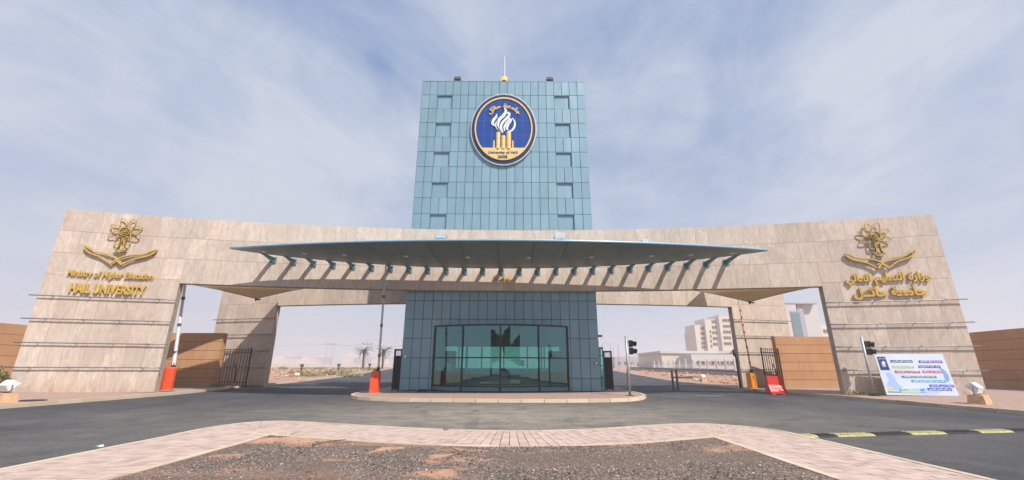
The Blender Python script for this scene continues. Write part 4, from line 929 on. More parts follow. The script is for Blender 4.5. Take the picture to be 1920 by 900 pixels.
# bollard posts
for px, py, Y, h, lab in ((1262.5, 727, 31.5, 1.35, 'left one of the black post pair in the right lane'), (1271, 727, 31.5, 1.35, 'right one of the black post pair in the right lane'), (1179, 726, 30.2, 1.35, 'lone black post behind the traffic light')):
    p = at(px, py, Y); t = thing('bollard_post', (p.x, Y, 0), lab, 'post', group='black posts standing in the right lane' if px > 1200 else None)
    MB().box(p.x - .06, p.x + .06, Y - .05, Y + .05, 0, h).make('shaft', M['black'], t); MB().box(p.x - .14, p.x + .14, Y - .14, Y + .14, .004, .03).make('foot_plate', M['iron'], t)
    MB().tube([(p.x - .09, Y, h * .55), (p.x + .09, Y, h * .55)], .018, 6).make('cross_bolt', M['black'], t)
p = at(1388, 722, 32.0); t = thing('gate_post', (p.x, 32, .13), 'tall black post with angled top before the rear right leg', 'post'); MB().tube([(p.x, 32, .13), (p.x - .0, 32, 2.25), (p.x - .12, 32, 2.5), (p.x - .16, 32, 2.8)], .07, 8).make('shaft', M['black'], t); MB().tube([(p.x - .1, 32, 2.42), (p.x - .1, 31.9, 2.42)], .12, 8).make('hinge', M['black'], t)

# ------------------------------------------------------------------ traffic lights
def traffic(x, y, z, h, lab, hd):
    t = thing('traffic_light', (x, y, z), lab, 'traffic light'); MB().tube([(x, y, z), (x, y, z + h)], .06, 10).make('pole', M['galv'], t, smooth=True)
    MB().box(x - .17, x + .17, y - .13, y + .13, z, z + .03).make('base_plate', M['iron'], t)
    for k in range(2):
        zc_ = z + h - .42 - .37 * k - hd; c = Vector((x + .21, y - .02, zc_)); hs = MB().prism([(c.x - .13, c.y - .09, c.z - .17), (c.x + .06, c.y - .15, c.z - .17), (c.x + .13, c.y + .02, c.z - .17), (c.x - .06, c.y + .11, c.z - .17)], (0, 0, .34)).make('lamp_box', M['black'], t)
        MB().tube([c + Vector((.06, -.08, .02)), c + Vector((.20, -.22, -.02))], [.11, .13], 12, cap=False).make('visor', M['black'], hs); MB().tube([c + Vector((.08, -.1, .02)), c + Vector((.1, -.12, .015))], .12, 12).make('lens', M['screen'], hs)
    MB().tube([(x, y, z + h - .3), (x + .12, y, z + h - .3)], .02, 6).make('arm', M['galv'], t); MB().tube([(x, y, z + h - 1.1), (x + .12, y, z + h - 1.1)], .02, 6).make('arm', M['galv'], t)
traffic(5.98, 22.6, .13, 2.95, 'traffic light on the right tip of the gatehouse platform', -.02)
traffic(18.65, 23.0, .16, 2.95, 'traffic light beside the right leg next to the leaning board', -.02)

# ------------------------------------------------------------------ leaning information board
bw_ = 3.35; b0 = Vector((at(1663, 741, 22.75).x, 22.75, .2)); b1 = Vector((at(1798, 741, 22.0).x, 22.0, .2))
ux = (b1 - b0).normalized(); W_ = (b1 - b0).length; back = Vector((-ux.y, ux.x, 0)); uz = (back * .34 + Vector((0, 0, 2.02))); HB = uz.length; uz.normalize(); un = ux.cross(uz)
bt_ = thing('information_board', b0, 'pale blue printed board with coloured Arabic bars leaning on the right leg', 'board')
def bp(u, v, d=0): return b0 + ux * (u * W_) + uz * (v * HB) + un * d
def bquad(pts, d, mat, name, th=.004):
    P = [bp(a, b, d) for a, b in pts]; return MB().prism(P, un * th).make(name, mat, bt_)
MB().prism([bp(0, 0, -.05), bp(1, 0, -.05), bp(1, 1, -.05), bp(0, 1, -.05)], un * .05).make('panel', M['boarde'], bt_)
bquad([(.006, .008), (.994, .008), (.994, .992), (.006, .992)], .001, M['board'], 'print_sheet')
# swirls
bquad([(.5 + .3 * math.cos(i * math.pi / 10) * .9, .10 + .07 * math.sin(i * math.pi / 10)) for i in range(20)], .0055, pcol('print_sky', (178, 196, 236)), 'print_swirl')
bquad([(.86, .68), (.90, .66), (.94, .60), (.965, .50), (.965, .40), (.94, .34), (.91, .33), (.895, .42), (.90, .52), (.885, .62)], .0055, pcol('print_steel_blue', (120, 160, 205)), 'print_swirl')
bquad([(.08, .52), (.15, .55), (.19, .46), (.2, .32), (.26, .18), (.2, .12), (.08, .12), (.05, .25), (.11, .38)], .0055, pcol('print_light_blue', (160, 186, 238)), 'print_swirl')
bars = [(.215, .785, .535, .06, (58, 58, 120), 'مقومات التميز المهني'), (.62, .775, .955, .06, (96, 60, 150), 'أساسيات إدارة المخاطر'), (.212, .645, .525, .06, (150, 186, 88), 'قائمة عروض المهارات'), (.59, .655, .90, .06, (38, 60, 140), 'كيف تفكر استراتيجيا'),
        (.225, .525, .585, .06, (165, 40, 100), 'ثقافة الجودة في المنظمات'), (.62, .53, .90, .06, (190, 45, 85), 'السلامة في حياتك'), (.30, .41, .79, .055, (45, 120, 125), 'إعداد الخطط الاستراتيجية في المنظمات'), (.415, .31, .895, .055, (40, 160, 190), 'كيف تبني مهارات التخطيط العملي'),
        (.645, .20, .985, .06, (30, 75, 190), 'مهارات مدربي المستقبل'), (.60, .12, .935, .06, (28, 70, 185), 'في القرن الحادي والعشرين')]
for i, (u0, v, u1, h, c, s_) in enumerate(bars):
    bquad([(u0, v), (u1, v), (u1, v + h * .8), (u1 - .01, v + h), (u0, v + h)], .008, pcol('print_bar_%d' % i, c), 'print_bar')
    put_letters([(sum((g_[0] for g_ in [gg]), []), gg[1]) for gg in glyphs(shape_ar(s_), (u1 - u0) * W_ * .9, .078, .004, .025, 1)], lambda v_, u0=u0, u1=u1, v=v: b0 + ux * ((u0 + u1) / 2 * W_ + v_.x) + uz * ((v + .02) * HB + v_.z) + un * (.013 - v_.y * .5), M['wprint'], bt_)
bquad([(.03, .60), (.165, .60), (.155, .93), (.035, .93)], .008, pcol('print_navy', (44, 50, 96)), 'print_crest')
bquad([(.098 + .042 * math.cos(i * math.pi / 8), .74 + .085 * math.sin(i * math.pi / 8)) for i in range(16)], .013, pcol('print_crest_blue', (60, 100, 190)), 'print_crest')
bquad([(.075, .745), (.12, .745), (.128, .79), (.105, .83), (.085, .79)], .018, M['wprint'], 'print_crest'); bquad([(.075, .69), (.122, .69), (.115, .735), (.08, .735)], .018, pcol('print_yellow', (225, 215, 110)), 'print_crest')
put_letters(glyphs(shape_ar('جامعة حائل'), .3, .06, .004, .02, 1), lambda v_: b0 + ux * (.098 * W_ + v_.x) + uz * (.87 * HB + v_.z) + un * (.018 - v_.y * .5), M['wprint'], bt_)
bquad([(.075 + .034 * math.cos(i * math.pi / 8), .155 + .05 * math.sin(i * math.pi / 8)) for i in range(16)], .010, pcol('print_gold', (216, 196, 110)), 'print_logo')
bquad([(.03, .062), (.21, .062), (.21, .085), (.03, .085)], .010, pcol('print_teal', (60, 140, 130)), 'print_logo'); bquad([(.215, .055), (.46, .055), (.46, .085), (.215, .085)], .010, pcol('print_lime', (180, 205, 100)), 'print_logo')
bquad([(.2, .1), (.235, .1), (.245, .13), (.225, .165), (.205, .145)], .012, pcol('print_green', (110, 185, 110)), 'print_logo'); bquad([(.25, .125), (.33, .125), (.33, .137), (.25, .137)], .012, pcol('print_slate', (90, 120, 130)), 'print_logo')
bquad([(.49, .125), (.51, .105), (.54, .105), (.56, .13), (.565, .165), (.545, .16), (.53, .165), (.52, .145), (.495, .16)], .012, pcol('print_bird', (40, 160, 205)), 'print_logo'); bquad([(.485, .072), (.57, .072), (.57, .084), (.485, .084)], .012, pcol('print_maroon', (150, 90, 110)), 'print_logo')

# ------------------------------------------------------------------ ground floodlights on blocks
def blocklight(x, y, z, s_, lab, rz):
    t = thing('concrete_block', (x, y, z), lab + ', its tan block', 'block', rz); q = MB().hexa([(-.42 * s_, -.3 * s_, 0), (.42 * s_, -.3 * s_, 0), (.42 * s_, .3 * s_, 0), (-.42 * s_, .3 * s_, 0), (-.36 * s_, -.25 * s_, .38 * s_), (.36 * s_, -.25 * s_, .38 * s_), (.36 * s_, .25 * s_, .38 * s_), (-.36 * s_, .25 * s_, .38 * s_)])
    q.make('block', M['tan'], t, local=True); return floodlight((x, y, z + .38 * s_), rz + math.pi, 'lamp', 'palew', lab + ', the lamp itself', 1.15 * s_, 48)
blocklight(at(8, 745, 17.0).x, 17.0, .14, .9, 'ground floodlight at the far left kerb', -.35); blocklight(at(1836, 750, 17.9).x, 17.9, .14, .9, 'ground floodlight at the right kerb past the board', .5)
p = at(570, 712, 47); blocklight(-21.9 - 1.1, 47.5, terr(47.5) + .13, .8, 'small ground floodlight by the left road beyond the gates', -.3); blocklight(20.1, 46.5, .13, .8, 'small ground floodlight by the right road beyond the gates', .3)

# ------------------------------------------------------------------ litter, cables, manhole, weeds
t = thing('manhole_cover', (-19.05, 17.9, .15), 'round iron manhole cover in the left pavement', 'manhole'); MB().tube([(-19.05, 17.9, .14), (-19.05, 17.9, .168)], .42, 20).make('frame', M['iron'], t); MB().tube([(-19.05, 17.9, .168), (-19.05, 17.9, .178)], .33, 20).make('lid', M['iron'], t)
c0 = at(800, 730, 25.6); q = MB()
for k in range(7): pts = [(c0.x + math.cos(a * .7 + k) * (.25 + .05 * k) + random.uniform(-.05, .05) + k * .08 - .3, 25.5 + math.sin(a * .7 + k) * .22, .16 + .02 * (a % 3) + .01 * k) for a in range(8)]; q.tube(pts, .018, 5)
q.tube([(c0.x - 1.9, 26.05, .15), (c0.x - 1.4, 25.9, .17), (c0.x - .9, 26.05, .22), (c0.x - .3, 25.6, .16)], .018, 5)
tag(q.make('cable_heap', M['black']), 'tangled black cable on the platform at the left foot of the bowed glass', 'cable')
def litter(px, py, lab, mats, s_, z):
    a, c, s3 = ray(px, py); k = (z - EYE) / s3; x, y = a * k, c * k; t = thing('crumpled_litter', (x, y, z), lab, 'litter')
    for n_, mt in enumerate(mats):
        q = MB(); ox = (n_ - .5) * s_ * .9
        P = [[(x + ox + (i - 2) * s_ * .25 + random.uniform(-.1, .1) * s_, y + (j - 2) * s_ * .2, z + s_ * random.uniform(.02, .5) * (1 if 0 < i < 4 and 0 < j < 4 else .1)) for j in range(5)] for i in range(5)]
        for i in range(4):
            for j in range(4): q.poly([P[i][j], P[i + 1][j], P[i + 1][j + 1], P[i][j + 1]])
        q.make('scrap', M[mt], t)
litter(186, 837, 'crumpled green and white wrapper on the left edge of the brick border', ['green', 'bag'], .07, .125)
litter(836, 806, 'dark crumpled scrap on the road edge before the brick border', ['iron', 'brown'], .06, .125)
def twig(P, r, lab):
    t = []
    for px, py, dz in P: a, c, s3 = ray(px, py); k = (ZI + .01 - EYE) / s3; t.append((a * k, c * k, ZI + .015 + dz))
    return t
def stick(Ps, lab, r=.012):
    q = MB()
    for P in Ps: pts = twig(P, r, lab); q.tube(pts, [r * (1 - .6 * i / (len(pts) - 1)) for i in range(len(pts))], 6)
    tag(q.make('dry_stick', M['wood']), lab, 'stick')
stick([[(586, 834, 0), (605, 831, .01), (625, 829, .02), (648, 828, .03)], [(605, 831, .01), (590, 832, .03)]], 'dry forked stick on the sand patch at the left of the gravel', .02)
stick([[(838, 858, 0), (858, 852, .02), (875, 846, .03), (884, 846, .02)], [(862, 850, .02), (845, 844, .03)], [(862, 850, 0), (835, 861, 0)]], 'thin branching twig on the gravel near the middle', .012)
stick([[(575, 884, 0), (590, 886, .01)]], 'short dark twig on the left of the gravel', .012); stick([[(1270, 843, 0), (1286, 843, .01)]], 'pale short twig on the right of the gravel', .008); stick([[(545, 815, 0), (553, 813, .01), (560, 812, .02)]], 'thin twig lying against the brick border', .008)
def bush(c, rx, rz, n_, mat, lab, name='green_shrub', leaf=.05, group=None):
    t = thing(name, c, lab, 'shrub', group=group); c = Vector(c); q = MB()
    for _ in range(n_):
        a = random.random() * 6.28; e_ = random.random() ** .7; r = rx * e_; h = rz * random.random() * (1 - .6 * e_ * e_); p = c + Vector((r * math.cos(a), r * math.sin(a) * .8, h)); s_ = leaf * random.uniform(.5, 1.3)
        d = Vector((random.uniform(-1, 1), random.uniform(-1, 1), random.uniform(.2, 1.4))).normalized(); sd_ = d.orthogonal().normalized() * s_ * .35; q.poly([p, p + d * s_ * .5 + sd_, p + d * s_, p + d * s_ * .5 - sd_])
    q.make('foliage', M[mat], t, kind='stuff'); q = MB()
    for k in range(5): a = k * 1.3; q.tube([c, c + Vector((rx * .5 * math.cos(a), rx * .4 * math.sin(a), rz * .7))], [.012, .005], 4)
    q.make('stem', M['wood'], t); return t
bush((-25.0, 21.4, .2), .75, 1.25, 1500, 'leaf', 'green shrub at the foot of the left leg by the floodlight', leaf=.1)
for i, (px, Y, s_) in enumerate(((1592, 23.2, .26), (1606, 23.1, .2), (1617, 23.0, .14), (1637, 22.8, .16), (1652, 22.6, .13))):
    p = at(px, 738, Y); bush((p.x, Y, .19), s_ * 1.2, s_ * 1.2, 160, 'leaf' if i != 1 else 'dry', ('largest green weed tuft at the inner corner of the right leg', 'yellowish weed tuft beside the largest one at the right leg', 'tiny weed left of the second traffic light pole', 'weed tuft just right of the second traffic light pole', 'tiny weed beside the leaning board')[i], 'weed_tuft', .07)
bush((-19.6, 29.7, .15), .5, .25, 300, 'dry', 'dry weed patch at the foot of the left ochre wall', 'weed_tuft', .08)

# ------------------------------------------------------------------ what stands behind the viewer and shows in the glass
cx, cy = 1.2, -11.5
t = thing('parked_car', (cx, cy, 0), 'white saloon car parked behind the viewer, mirrored in the bowed glass', 'car')
pf = [(-2.25, .35), (2.2, .35), (2.3, .6), (2.2, .88), (1.25, 1.0), (.55, 1.42), (-.9, 1.45), (-1.7, 1.02), (-2.25, .95), (-2.32, .6)]
MB().prism([(cx + a, cy - .85, b) for a, b in pf], (0, 1.7, 0)).make('body', M['white'], t)
for a, b in (([(.45, 1.36), (1.05, 1.02), (-.05, 1.02), (-.05, 1.38)], 0), ([(-.15, 1.38), (-.15, 1.02), (-1.45, 1.02), (-.9, 1.38)], 0)):
    for sgn in (-1, 1): MB().prism([(cx + p_[0], cy + sgn * .852, p_[1]) for p_ in a], (0, sgn * .01, 0)).make('window', M['screen'], t)
for a in (-1.4, 1.4):
    for sgn in (-1, 1): wh = MB().tube([(cx + a, cy + sgn * .72, .33), (cx + a, cy + sgn * .9, .33)], .33, 18).make('wheel', M['rubber'], t); MB().tube([(cx + a, cy + sgn * .9, .33), (cx + a, cy + sgn * .915, .33)], .2, 12).make('rim', M['galv'], wh)
for i, (x, y, h) in enumerate(((-7.5, -26, 7.5), (4.5, -30, 9), (13, -24, 6.5))):
    t = thing('shade_tree', (x, y, 0), ('dark tree behind the viewer, left one', 'tallest dark tree behind the viewer', 'dark tree behind the viewer, right one')[i], 'tree'); MB().tube([(x, y, 0), (x + .1, y, h * .3), (x - .1, y, h * .55)], [.28, .2, .12], 8).make('trunk', M['bark'], t); q = MB()
    for _ in range(1500):
        a = random.random() * 6.28; e_ = random.random() ** .5; zz_ = random.random(); rr_ = h * .3 * math.sin(math.pi * (.12 + .85 * zz_)) * e_ * (1 + .25 * math.sin(3 * a + i)); p = Vector((x + rr_ * math.cos(a), y + rr_ * math.sin(a), h * (.35 + .65 * zz_))); d = Vector((random.uniform(-1, 1), random.uniform(-1, 1), random.uniform(-.6, 1))).normalized() * .45; q.poly([p, p + d + d.orthogonal() * .35, p + d * 1.9, p + d - d.orthogonal() * .35])
    q.make('crown', M['leaf'], t)
# ------------------------------------------------------------------ desert beyond the gates
def field_rocks():
    q = MB()
    for _ in range(2600):
        y = 40 + 90 * random.random() ** 1.6; sgn = random.choice((-1, 1)); x = (curve_x(RL, y) - 3.5 - random.random() * 70) if sgn < 0 else (curve_x(RR, y) + 3.5 + random.random() * 60); q.ico((x, y, terr(y)), random.uniform(.05, .22) * (1 + y / 90))
    q.make('scattered_rocks', M['rocks'], kind='stuff', label='loose reddish rocks strewn over the desert', cat=None)
field_rocks()
k = 0
for px, py in ((560, 702), (600, 699), (615, 703), (640, 698), (660, 696), (665, 700), (585, 705), (625, 695), (575, 698), (645, 702), (530, 698), (690, 699)):
    a, c, s3 = ray(px, py); kk = (EYE * -1) / s3; y = min(90, max(50, c * kk * .8)); 
    for _ in range(12): z = terr(y); y = (z - EYE) / (s3 / c) if s3 < 0 else y; y = min(max(y, 48), 110)
    x = a / c * y; bush((x, y, terr(y)), random.uniform(1.0, 2.0), random.uniform(.25, .5), 260, 'dry', 'low yellow green scrub clump on the sand seen through the left opening', 'desert_shrub', .3, 'scrub clumps on the sand left of the road')
def palm(px, Y, h, lab, seed):
    random.seed(seed); p = at(px, 690, Y); x, z = p.x, terr(Y); t = thing('palm_tree', (x, Y, z), lab, 'palm')
    MB().tube([(x, Y, z - .1), (x + .05, Y, z + h * .3), (x - .04, Y, z + h * .65), (x, Y, z + h)], [.34, .26, .24, .34], 9).make('trunk', M['bark'], t)
    q = MB()
    for i in range(46):
        a = random.random() * 6.28; el = random.uniform(-.55, 1.35); ln = random.uniform(1.9, 2.9); P = []
        for k_ in range(7):
            s_ = k_ / 6; P.append(Vector((x + math.cos(a) * math.cos(el - s_ * .75) * ln * s_, Y + math.sin(a) * math.cos(el - s_ * .75) * ln * s_, z + h + .1 + math.sin(el) * ln * s_ - .75 * ln * .55 * s_ * s_)))
        sd_ = Vector((-math.sin(a), math.cos(a), 0))
        for k_ in range(6):
            d = P[k_ + 1] - P[k_]
            for m_ in range(3):
                b = P[k_] + d * (m_ / 3); l_ = .42 * (1 - .55 * k_ / 6)
                for g_ in (-1, 1): e_ = b + sd_ * g_ * l_ * .75 + d * .5 + Vector((0, 0, -.22 * l_)); q.poly([b, b + d * .16, e_])
        q.tube(P, .025, 3)
    q.make('crown', M['frond'], t); return t
palm(680, 112, 4.3, 'date palm left of the pair by the distant road', 3); palm(716.5, 114, 4.2, 'date palm right of the pair, beside the raised boom', 5)
random.seed(11)
def upole(px, Y, py_top, lab, cross=True, lamp=False, name='utility_pole', grp=None):
    p = at(px, py_top, Y); z = terr(Y); t = thing(name, (p.x, Y, z), lab, 'pole' if not lamp else 'street lamp', group=grp); r = .11 + Y * .0002
    MB().tube([(p.x, Y, z), (p.x, Y, p.z)], [r, r * .7], 6).make('pole', M['galv'], t)
    if cross: MB().box(p.x - 1.5, p.x + 1.5, Y - .1, Y + .1, p.z - 1.2, p.z - .95).make('crossarm', M['galv'], t); MB().tube([(p.x - 1.4, Y, p.z - .95), (p.x - 1.4, Y, p.z - .5)], .12, 5).tube([(p.x + 1.4, Y, p.z - .95), (p.x + 1.4, Y, p.z - .5)], .12, 5).make('insulator', M['iron'], t)
    if lamp: MB().tube([(p.x, Y, p.z - .1), (p.x + 1.3, Y, p.z + .15)], .06, 5).tube([(p.x, Y, p.z - .1), (p.x - 1.3, Y, p.z + .15)], .06, 5).make('arm', M['galv'], t); MB().box(p.x + 1.0, p.x + 1.8, Y - .15, Y + .15, p.z + .1, p.z + .28).box(p.x - 1.8, p.x - 1.0, Y - .15, Y + .15, p.z + .1, p.z + .28).make('lamp_head', M['galv'], t)
    return p
a = upole(614, 240, 642, 'left one of the two far utility poles seen through the left opening'); b = upole(626, 240, 642, 'right one of the two far utility poles seen through the left opening'); c = upole(689, 150, 640, 'utility pole behind the left palm')
cab = MB()
prev = at(500, 646, 240); pts = [prev, a + Vector((0, 0, -.6)), b + Vector((0, 0, -.6)), c + Vector((0, 0, -.5)), at(760, 646, 150)]
for p_, q_ in zip(pts, pts[1:]): cab.tube([p_.lerp(q_, k_ / 8) - Vector((0, 0, 1.0 * 4 * (k_ / 8) * (1 - k_ / 8))) for k_ in range(9)], .035, 3)
tag(cab.make('power_line', M['iron']), 'thin power line sagging between the far left poles', 'cable')
for i, (px, Y, py) in enumerate(((1129, 170, 643), (1144, 190, 645), (1158.5, 150, 644), (1150, 230, 650))): upole(px, Y, py, ('twin arm street lamp nearest the gatehouse right side', 'second street lamp right of the gatehouse', 'tall plain mast just left of the traffic light', 'farthest thin mast right of the gatehouse')[i], False, i < 2, 'street_lamp' if i < 2 else 'light_mast')
t = thing('surveillance_camera', at(1127, 632, 29), 'small camera arm sticking out from the right side of the gatehouse', 'camera'); p = at(1127, 632, 29); MB().tube([(BX1 + .02, 29, p.z), (BX1 + .55, 29, p.z + .02)], .03, 6).make('arm', M['galv'], t); MB().box(BX1 + .4, BX1 + .8, 28.9, 29.05, p.z + .0, p.z + .14).make('body', M['grey'], t)
# small things in the field
for px, Y, lab in ((566, 75, 'dark drum on a post in the left field'), (635, 85, 'brown crate in the left field'), (693, 95, 'dark marker post between the palms')):
    p = at(px, 688, Y); z = terr(Y); t = thing('field_marker', (p.x, Y, z), lab, 'marker'); MB().tube([(p.x, Y, z), (p.x, Y, z + 1.1)], .12, 6).make('post', M['iron'], t); MB().tube([(p.x, Y, z + 1.1), (p.x, Y, z + 1.55)], .3, 8).make('drum', M['brown'], t)
# far low wall of white arches, left
t = thing('arcade_fence', (-90, 300, terr(300)), 'long far white scalloped fence along the left horizon', 'fence')
xa, xb = at(495, 684, 300).x, at(745, 684, 300).x; q = MB(); n_ = 34
for i in range(n_ + 1): x = xa + (xb - xa) * i / n_; q.box(x - .35, x + .35, 300, 300.6, terr(300) - .3, terr(300) + 2.6)
for i in range(n_):
    x0 = xa + (xb - xa) * i / n_ + .35; x1 = xa + (xb - xa) * (i + 1) / n_ - .35
    for k_ in range(5):
        f = lambda s_: terr(300) + 1.5 + 1.0 * (1 - math.sin(math.pi * s_)); s0, s1 = k_ / 5, (k_ + 1) / 5; q.hexa([(x0 + (x1 - x0) * s0, 300.1, terr(300) - .3), (x0 + (x1 - x0) * s1, 300.1, terr(300) - .3), (x0 + (x1 - x0) * s1, 300.4, terr(300) - .3), (x0 + (x1 - x0) * s0, 300.4, terr(300) - .3), (x0 + (x1 - x0) * s0, 300.1, f(s0)), (x0 + (x1 - x0) * s1, 300.1, f(s1)), (x0 + (x1 - x0) * s1, 300.4, f(s1)), (x0 + (x1 - x0) * s0, 300.4, f(s0))])
q.make('fence_run', M['bld2'], t, kind='stuff')
# right arcade fence: posts with scalloped rails, each post its own piece
RFP = [(1186, 215), (1197, 198), (1209.5, 183), (1220, 172), (1227.5, 164), (1236, 157), (1245, 150), (1254.5, 143.5), (1264, 137.5), (1274.5, 132), (1286.5, 126.5), (1300, 121), (1313.5, 116), (1328, 111.5), (1344.5, 107), (1361.5, 103), (1379, 99)]
t = thing('arcade_fence', (at(1300, 690, 121).x, 121, terr(121)), 'white scalloped fence of round topped posts along the right road', 'fence'); pos = []
for px, Y in RFP: p = at(px, 690, Y); pos.append(Vector((p.x, Y, terr(Y))))
for i, p in enumerate(pos):
    po = MB().box(p.x - .2, p.x + .2, p.y - .2, p.y + .2, p.z - .2, p.z + 2.5).make('post', M['bld2'], t); MB().tube([p + Vector((0, 0, 2.5)), p + Vector((0, 0, 2.75)), p + Vector((0, 0, 3.0))], [.12, .22, .05], 8).make('finial', M['galv'], po)
for a, b in zip(pos, pos[1:]):
    q = MB(); n_ = 8
    for k_ in range(n_):
        s0, s1 = k_ / n_, (k_ + 1) / n_; f = lambda s_: a.lerp(b, .05 + .9 * s_); zz = lambda s_: 1.55 + .75 * (2 * s_ - 1) ** 2; p0, p1 = f(s0), f(s1)
        q.hexa([p0 + Vector((0, -.08, zz(s0) - .12)), p1 + Vector((0, -.08, zz(s1) - .12)), p1 + Vector((0, .08, zz(s1) - .12)), p0 + Vector((0, .08, zz(s0) - .12)), p0 + Vector((0, -.08, zz(s0))), p1 + Vector((0, -.08, zz(s1))), p1 + Vector((0, .08, zz(s1))), p0 + Vector((0, .08, zz(s0)))])
        c = p0.lerp(p1, .5); q.box(c.x - .03, c.x + .03, c.y - .03, c.y + .03, c.z, c.z + zz((s0 + s1) / 2) - .1)
    q.make('rail', M['bld2'], t); q = MB(); c0, c1 = a.lerp(b, .04), a.lerp(b, .96); q.hexa([c0 + Vector((0, -.1, -.2)), c1 + Vector((0, -.1, -.2)), c1 + Vector((0, .1, -.2)), c0 + Vector((0, .1, -.2)), c0 + Vector((0, -.1, .5)), c1 + Vector((0, -.1, .5)), c1 + Vector((0, .1, .5)), c0 + Vector((0, .1, .5))]); q.make('base_wall', M['grey'], t)
# low tan wall with dark coping before the fence, right
t = thing('low_wall', (at(1290, 695, 80).x, 80, terr(80)), 'long low grey wall with dark coping before the right scalloped fence', 'wall')
P0, P1 = at(1182, 693, 118), at(1392, 702, 70)
def lowwall(z0, z1, w_, mat, nm):
    q = MB(); n_ = 6
    for k_ in range(n_):
        a, b = P0.lerp(P1, k_ / n_), P0.lerp(P1, (k_ + 1) / n_); za, zb = terr(a.y), terr(b.y); q.hexa([(a.x, a.y - w_, za + z0), (b.x, b.y - w_, zb + z0), (b.x, b.y + w_, zb + z0), (a.x, a.y + w_, za + z0), (a.x, a.y - w_, za + z1), (b.x, b.y - w_, zb + z1), (b.x, b.y + w_, zb + z1), (a.x, a.y + w_, za + z1)])
    q.make(nm, M[mat], t)
lowwall(-.2, .55, .12, 'grey', 'wall_run'); lowwall(.551, .72, .22, 'iron', 'coping')
t = thing('fallen_plank', (at(1280, 706, 60).x, 60, terr(60)), 'dark plank lying on the red sand beyond the right opening', 'plank'); p = at(1280, 706, 60); MB().box(p.x - 1.3, p.x + 1.3, 59.8, 60.2, terr(60), terr(60) + .22).make('plank', M['brown'], t)

# ------------------------------------------------------------------ far buildings
def wins(par, x0, x1, z0, z1, Y, fr=.25):
    o = MB().box(x0, x1, Y - .11, Y + .02, z0, z1 + .2).make('window', M['winf'], par)
    n_ = max(1, round((x1 - x0) / 1.3)); wd = (x1 - x0) / n_
    for k_ in range(n_): MB().box(x0 + k_ * wd + .18, x0 + (k_ + 1) * wd - .18, Y - .15, Y - .111, z0 + .4, z1 - .05).make('pane', M['win'], o)
Yb = 250
t = thing('apartment_block', (at(1350, 655, Yb).x, Yb, terr(Yb)), 'stepped cream mid rise block seen through the right opening', 'building')
blocks = [((1302.5, 1307), 622, 256), ((1305.5, 1327), 610, 252), ((1326, 1354), 599, 250), ((1353.5, 1384), 592, 248)]
for (pa, pb), pt, Y in blocks:
    a, b = at(pa, 640, Y).x, at(pb, 640, Y).x; zt = at(pa, pt, Y).z; blk = MB().box(a, b, Y, Y + 14, terr(Y) - .5, zt).box(a - .1, b + .1, Y - .1, Y + 14.1, zt, zt + .45).make('wall', M['bld'], t)
for (xs, tops, Y) in ((((1312, 1319),), (619, 628.5, 637.5, 646.5, 654), 252), (((1329, 1331.5),), (625, 634, 643, 652), 250), (((1334, 1342),), (606.5, 617, 627, 638, 648.5), 250), (((1353.5 + 1, 1368),), (604, 615, 625.5, 636.5, 647.5), 248)):
    for (pa, pb) in xs:
        for py in tops:
            pa2 = pa + (py - 600) * .07; pb2 = pb + (py - 600) * .07; p0 = at(pa2, py, Y); p1 = at(pb2, py - 5.5, Y); wins(t, p0.x, p1.x, p0.z, p1.z, Y)
Y = 165; t = thing('low_hall', (at(1310, 665, Y).x, Y, terr(Y)), 'long low cream hall below the mid rise block', 'building')
a, b = at(1240, 665, Y).x, at(1390, 665, Y).x; zt = at(1300, 658, Y).z
MB().box(a, b, Y, Y + 30, terr(Y) - .5, zt - .9).make('wall', M['bld'], t); MB().box(a - .5, b, Y - .6, Y + 30, zt - .9, zt).make('roof', M['bld2'], t); MB().box(at(1296, 665, Y - 12).x, at(1384, 665, Y - 12).x, Y - 12, Y - .62, terr(Y) - .5, zt - 1.6).make('front_wing', M['bld2'], t)
for i in range(9): x = at(1304 + i * 9, 665, Y - 12).x; wins(t, x, x + 1.3, terr(Y) + 1.2, terr(Y) + 2.6, Y - 12)
Y = 230; t = thing('low_hall', (at(1200, 665, Y).x, Y, terr(Y)), 'farther pale low building right of the gatehouse', 'building'); MB().box(at(1152, 665, Y).x, at(1242, 665, Y).x, Y, Y + 20, 0, at(1200, 669, Y).z).make('wall', M['bldd'], t)
for i in range(7): x = at(1158 + i * 12, 675, Y).x; wins(t, x, x + 1.6, terr(Y) + 1.5, terr(Y) + 3.2, Y)
Y = 140; t = thing('office_tower', (at(1505, 600, Y).x, Y, terr(Y)), 'pale grey tower with a tall blue glass strip above the right ochre wall', 'building')
zt = at(1500, 569.5, Y).z
for nm, pa, pb, dy, mt in (('wing', 1468, 1497, 0, 'bld2'), ('return', 1502, 1513, .8, 'bldd'), ('wing', 1507, 1545, 2, 'bld2')):
    x0, x1 = at(pa, 600, Y).x, at(pb, 600, Y).x; MB().box(x0, x1, Y + dy, Y + 12 + dy, 0, zt - (.0 if dy else .1)).make(nm, M[mt], t)
x0, x1 = at(1486, 600, Y - .3).x, at(1501, 600, Y - .3).x; fr_ = MB().box(x0 - .15, x1 + .15, Y - .25, Y - .02, 6, at(1490, 583, Y).z).make('window_strip', M['bldd'], t)
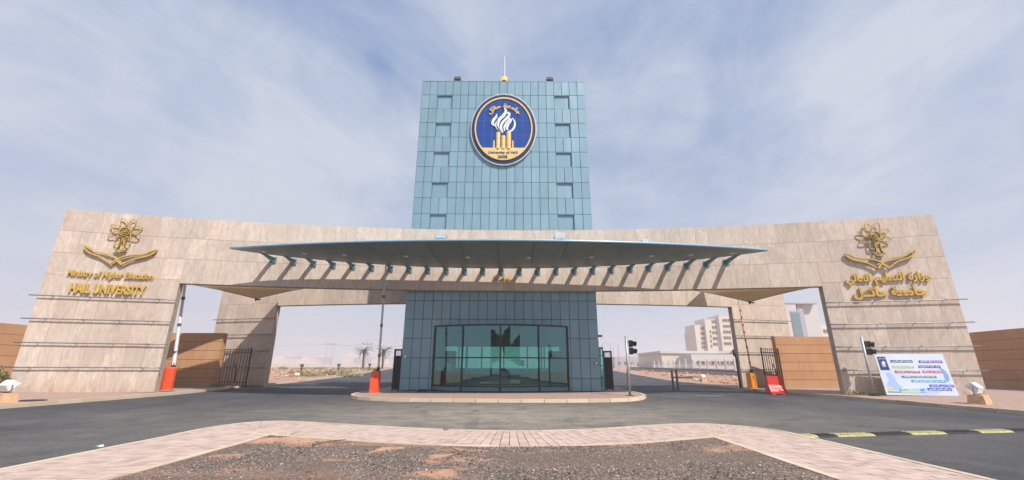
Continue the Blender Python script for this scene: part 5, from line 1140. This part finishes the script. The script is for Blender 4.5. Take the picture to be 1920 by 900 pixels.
for k_ in range(7):
    z0 = 6.2 + k_ * 1.9
    if z0 + 1.7 < at(1490, 583, Y).z: MB().box(x0, x1, Y - .32, Y - .255, z0, z0 + 1.75).make('pane', M['bglass'], fr_)
MB().box(at(1476, 600, Y).x, at(1538, 600, Y).x, Y - .2, Y + 14.5, zt, zt + .35).make('roof_slab', M['bldd'], t)
Y = 210; t = thing('cream_house', (at(1550, 620, Y).x, Y, terr(Y)), 'cream building edge beside the right leg', 'building'); MB().box(at(1532, 620, Y).x, at(1600, 620, Y).x, Y, Y + 10, 0, at(1545, 609, Y).z).make('wall', M['bld'], t); p0, p1 = at(1544, 625, Y), at(1556, 618, Y); wins(t, p0.x, p1.x, p0.z, p1.z, Y)
# hazy town on the left horizon
random.seed(23)
for i, (pa, pb, pt, Y) in enumerate(((505, 540, 672, 620), (528, 560, 668, 700), (555, 590, 674, 640), (592, 612, 670, 760), (640, 676, 666, 800), (662, 700, 671, 640), (696, 730, 673, 600), (722, 760, 669, 720))):
    a, b = at(pa, 680, Y).x, at(pb, 680, Y).x; z = terr(Y); zt = at(pa, pt, Y).z
    t = thing('distant_building', ((a + b) / 2, Y, z), ('faint low block at the left end of the hazy town', 'faint wide block second from left in the hazy town', 'faint block left of the far utility poles', 'faint narrow block behind the far utility poles', 'faint tall block left of the palms', 'faint block behind the left palm', 'faint block between the palms', 'faint block behind the raised boom')[i], 'building', group='hazy town on the left horizon')
    MB().box(a, b, Y, Y + 20, z - 1, zt).make('wall', M['bldd'] if i % 2 else M['bld'], t); MB().box(a + (b - a) * .2, a + (b - a) * .5, Y + 4, Y + 12, zt, zt + 3).make('roof_room', M['bld'], t)

# ------------------------------------------------------------------ desert air
hm = bpy.data.materials.new('haze'); hm.use_nodes = True; ht = hm.node_tree; ht.nodes.clear(); vo = ht.nodes.new('ShaderNodeVolumePrincipled'); vo.inputs['Color'].default_value = (.93, .93, .97, 1); vo.inputs['Density'].default_value = .00125; vo.inputs['Anisotropy'].default_value = .2
oo = ht.nodes.new('ShaderNodeOutputMaterial'); ht.links.new(vo.outputs[0], oo.inputs['Volume'])
MB().box(-1300, 1300, -90, 1300, -1.5, 46).make('haze', hm, kind='stuff')
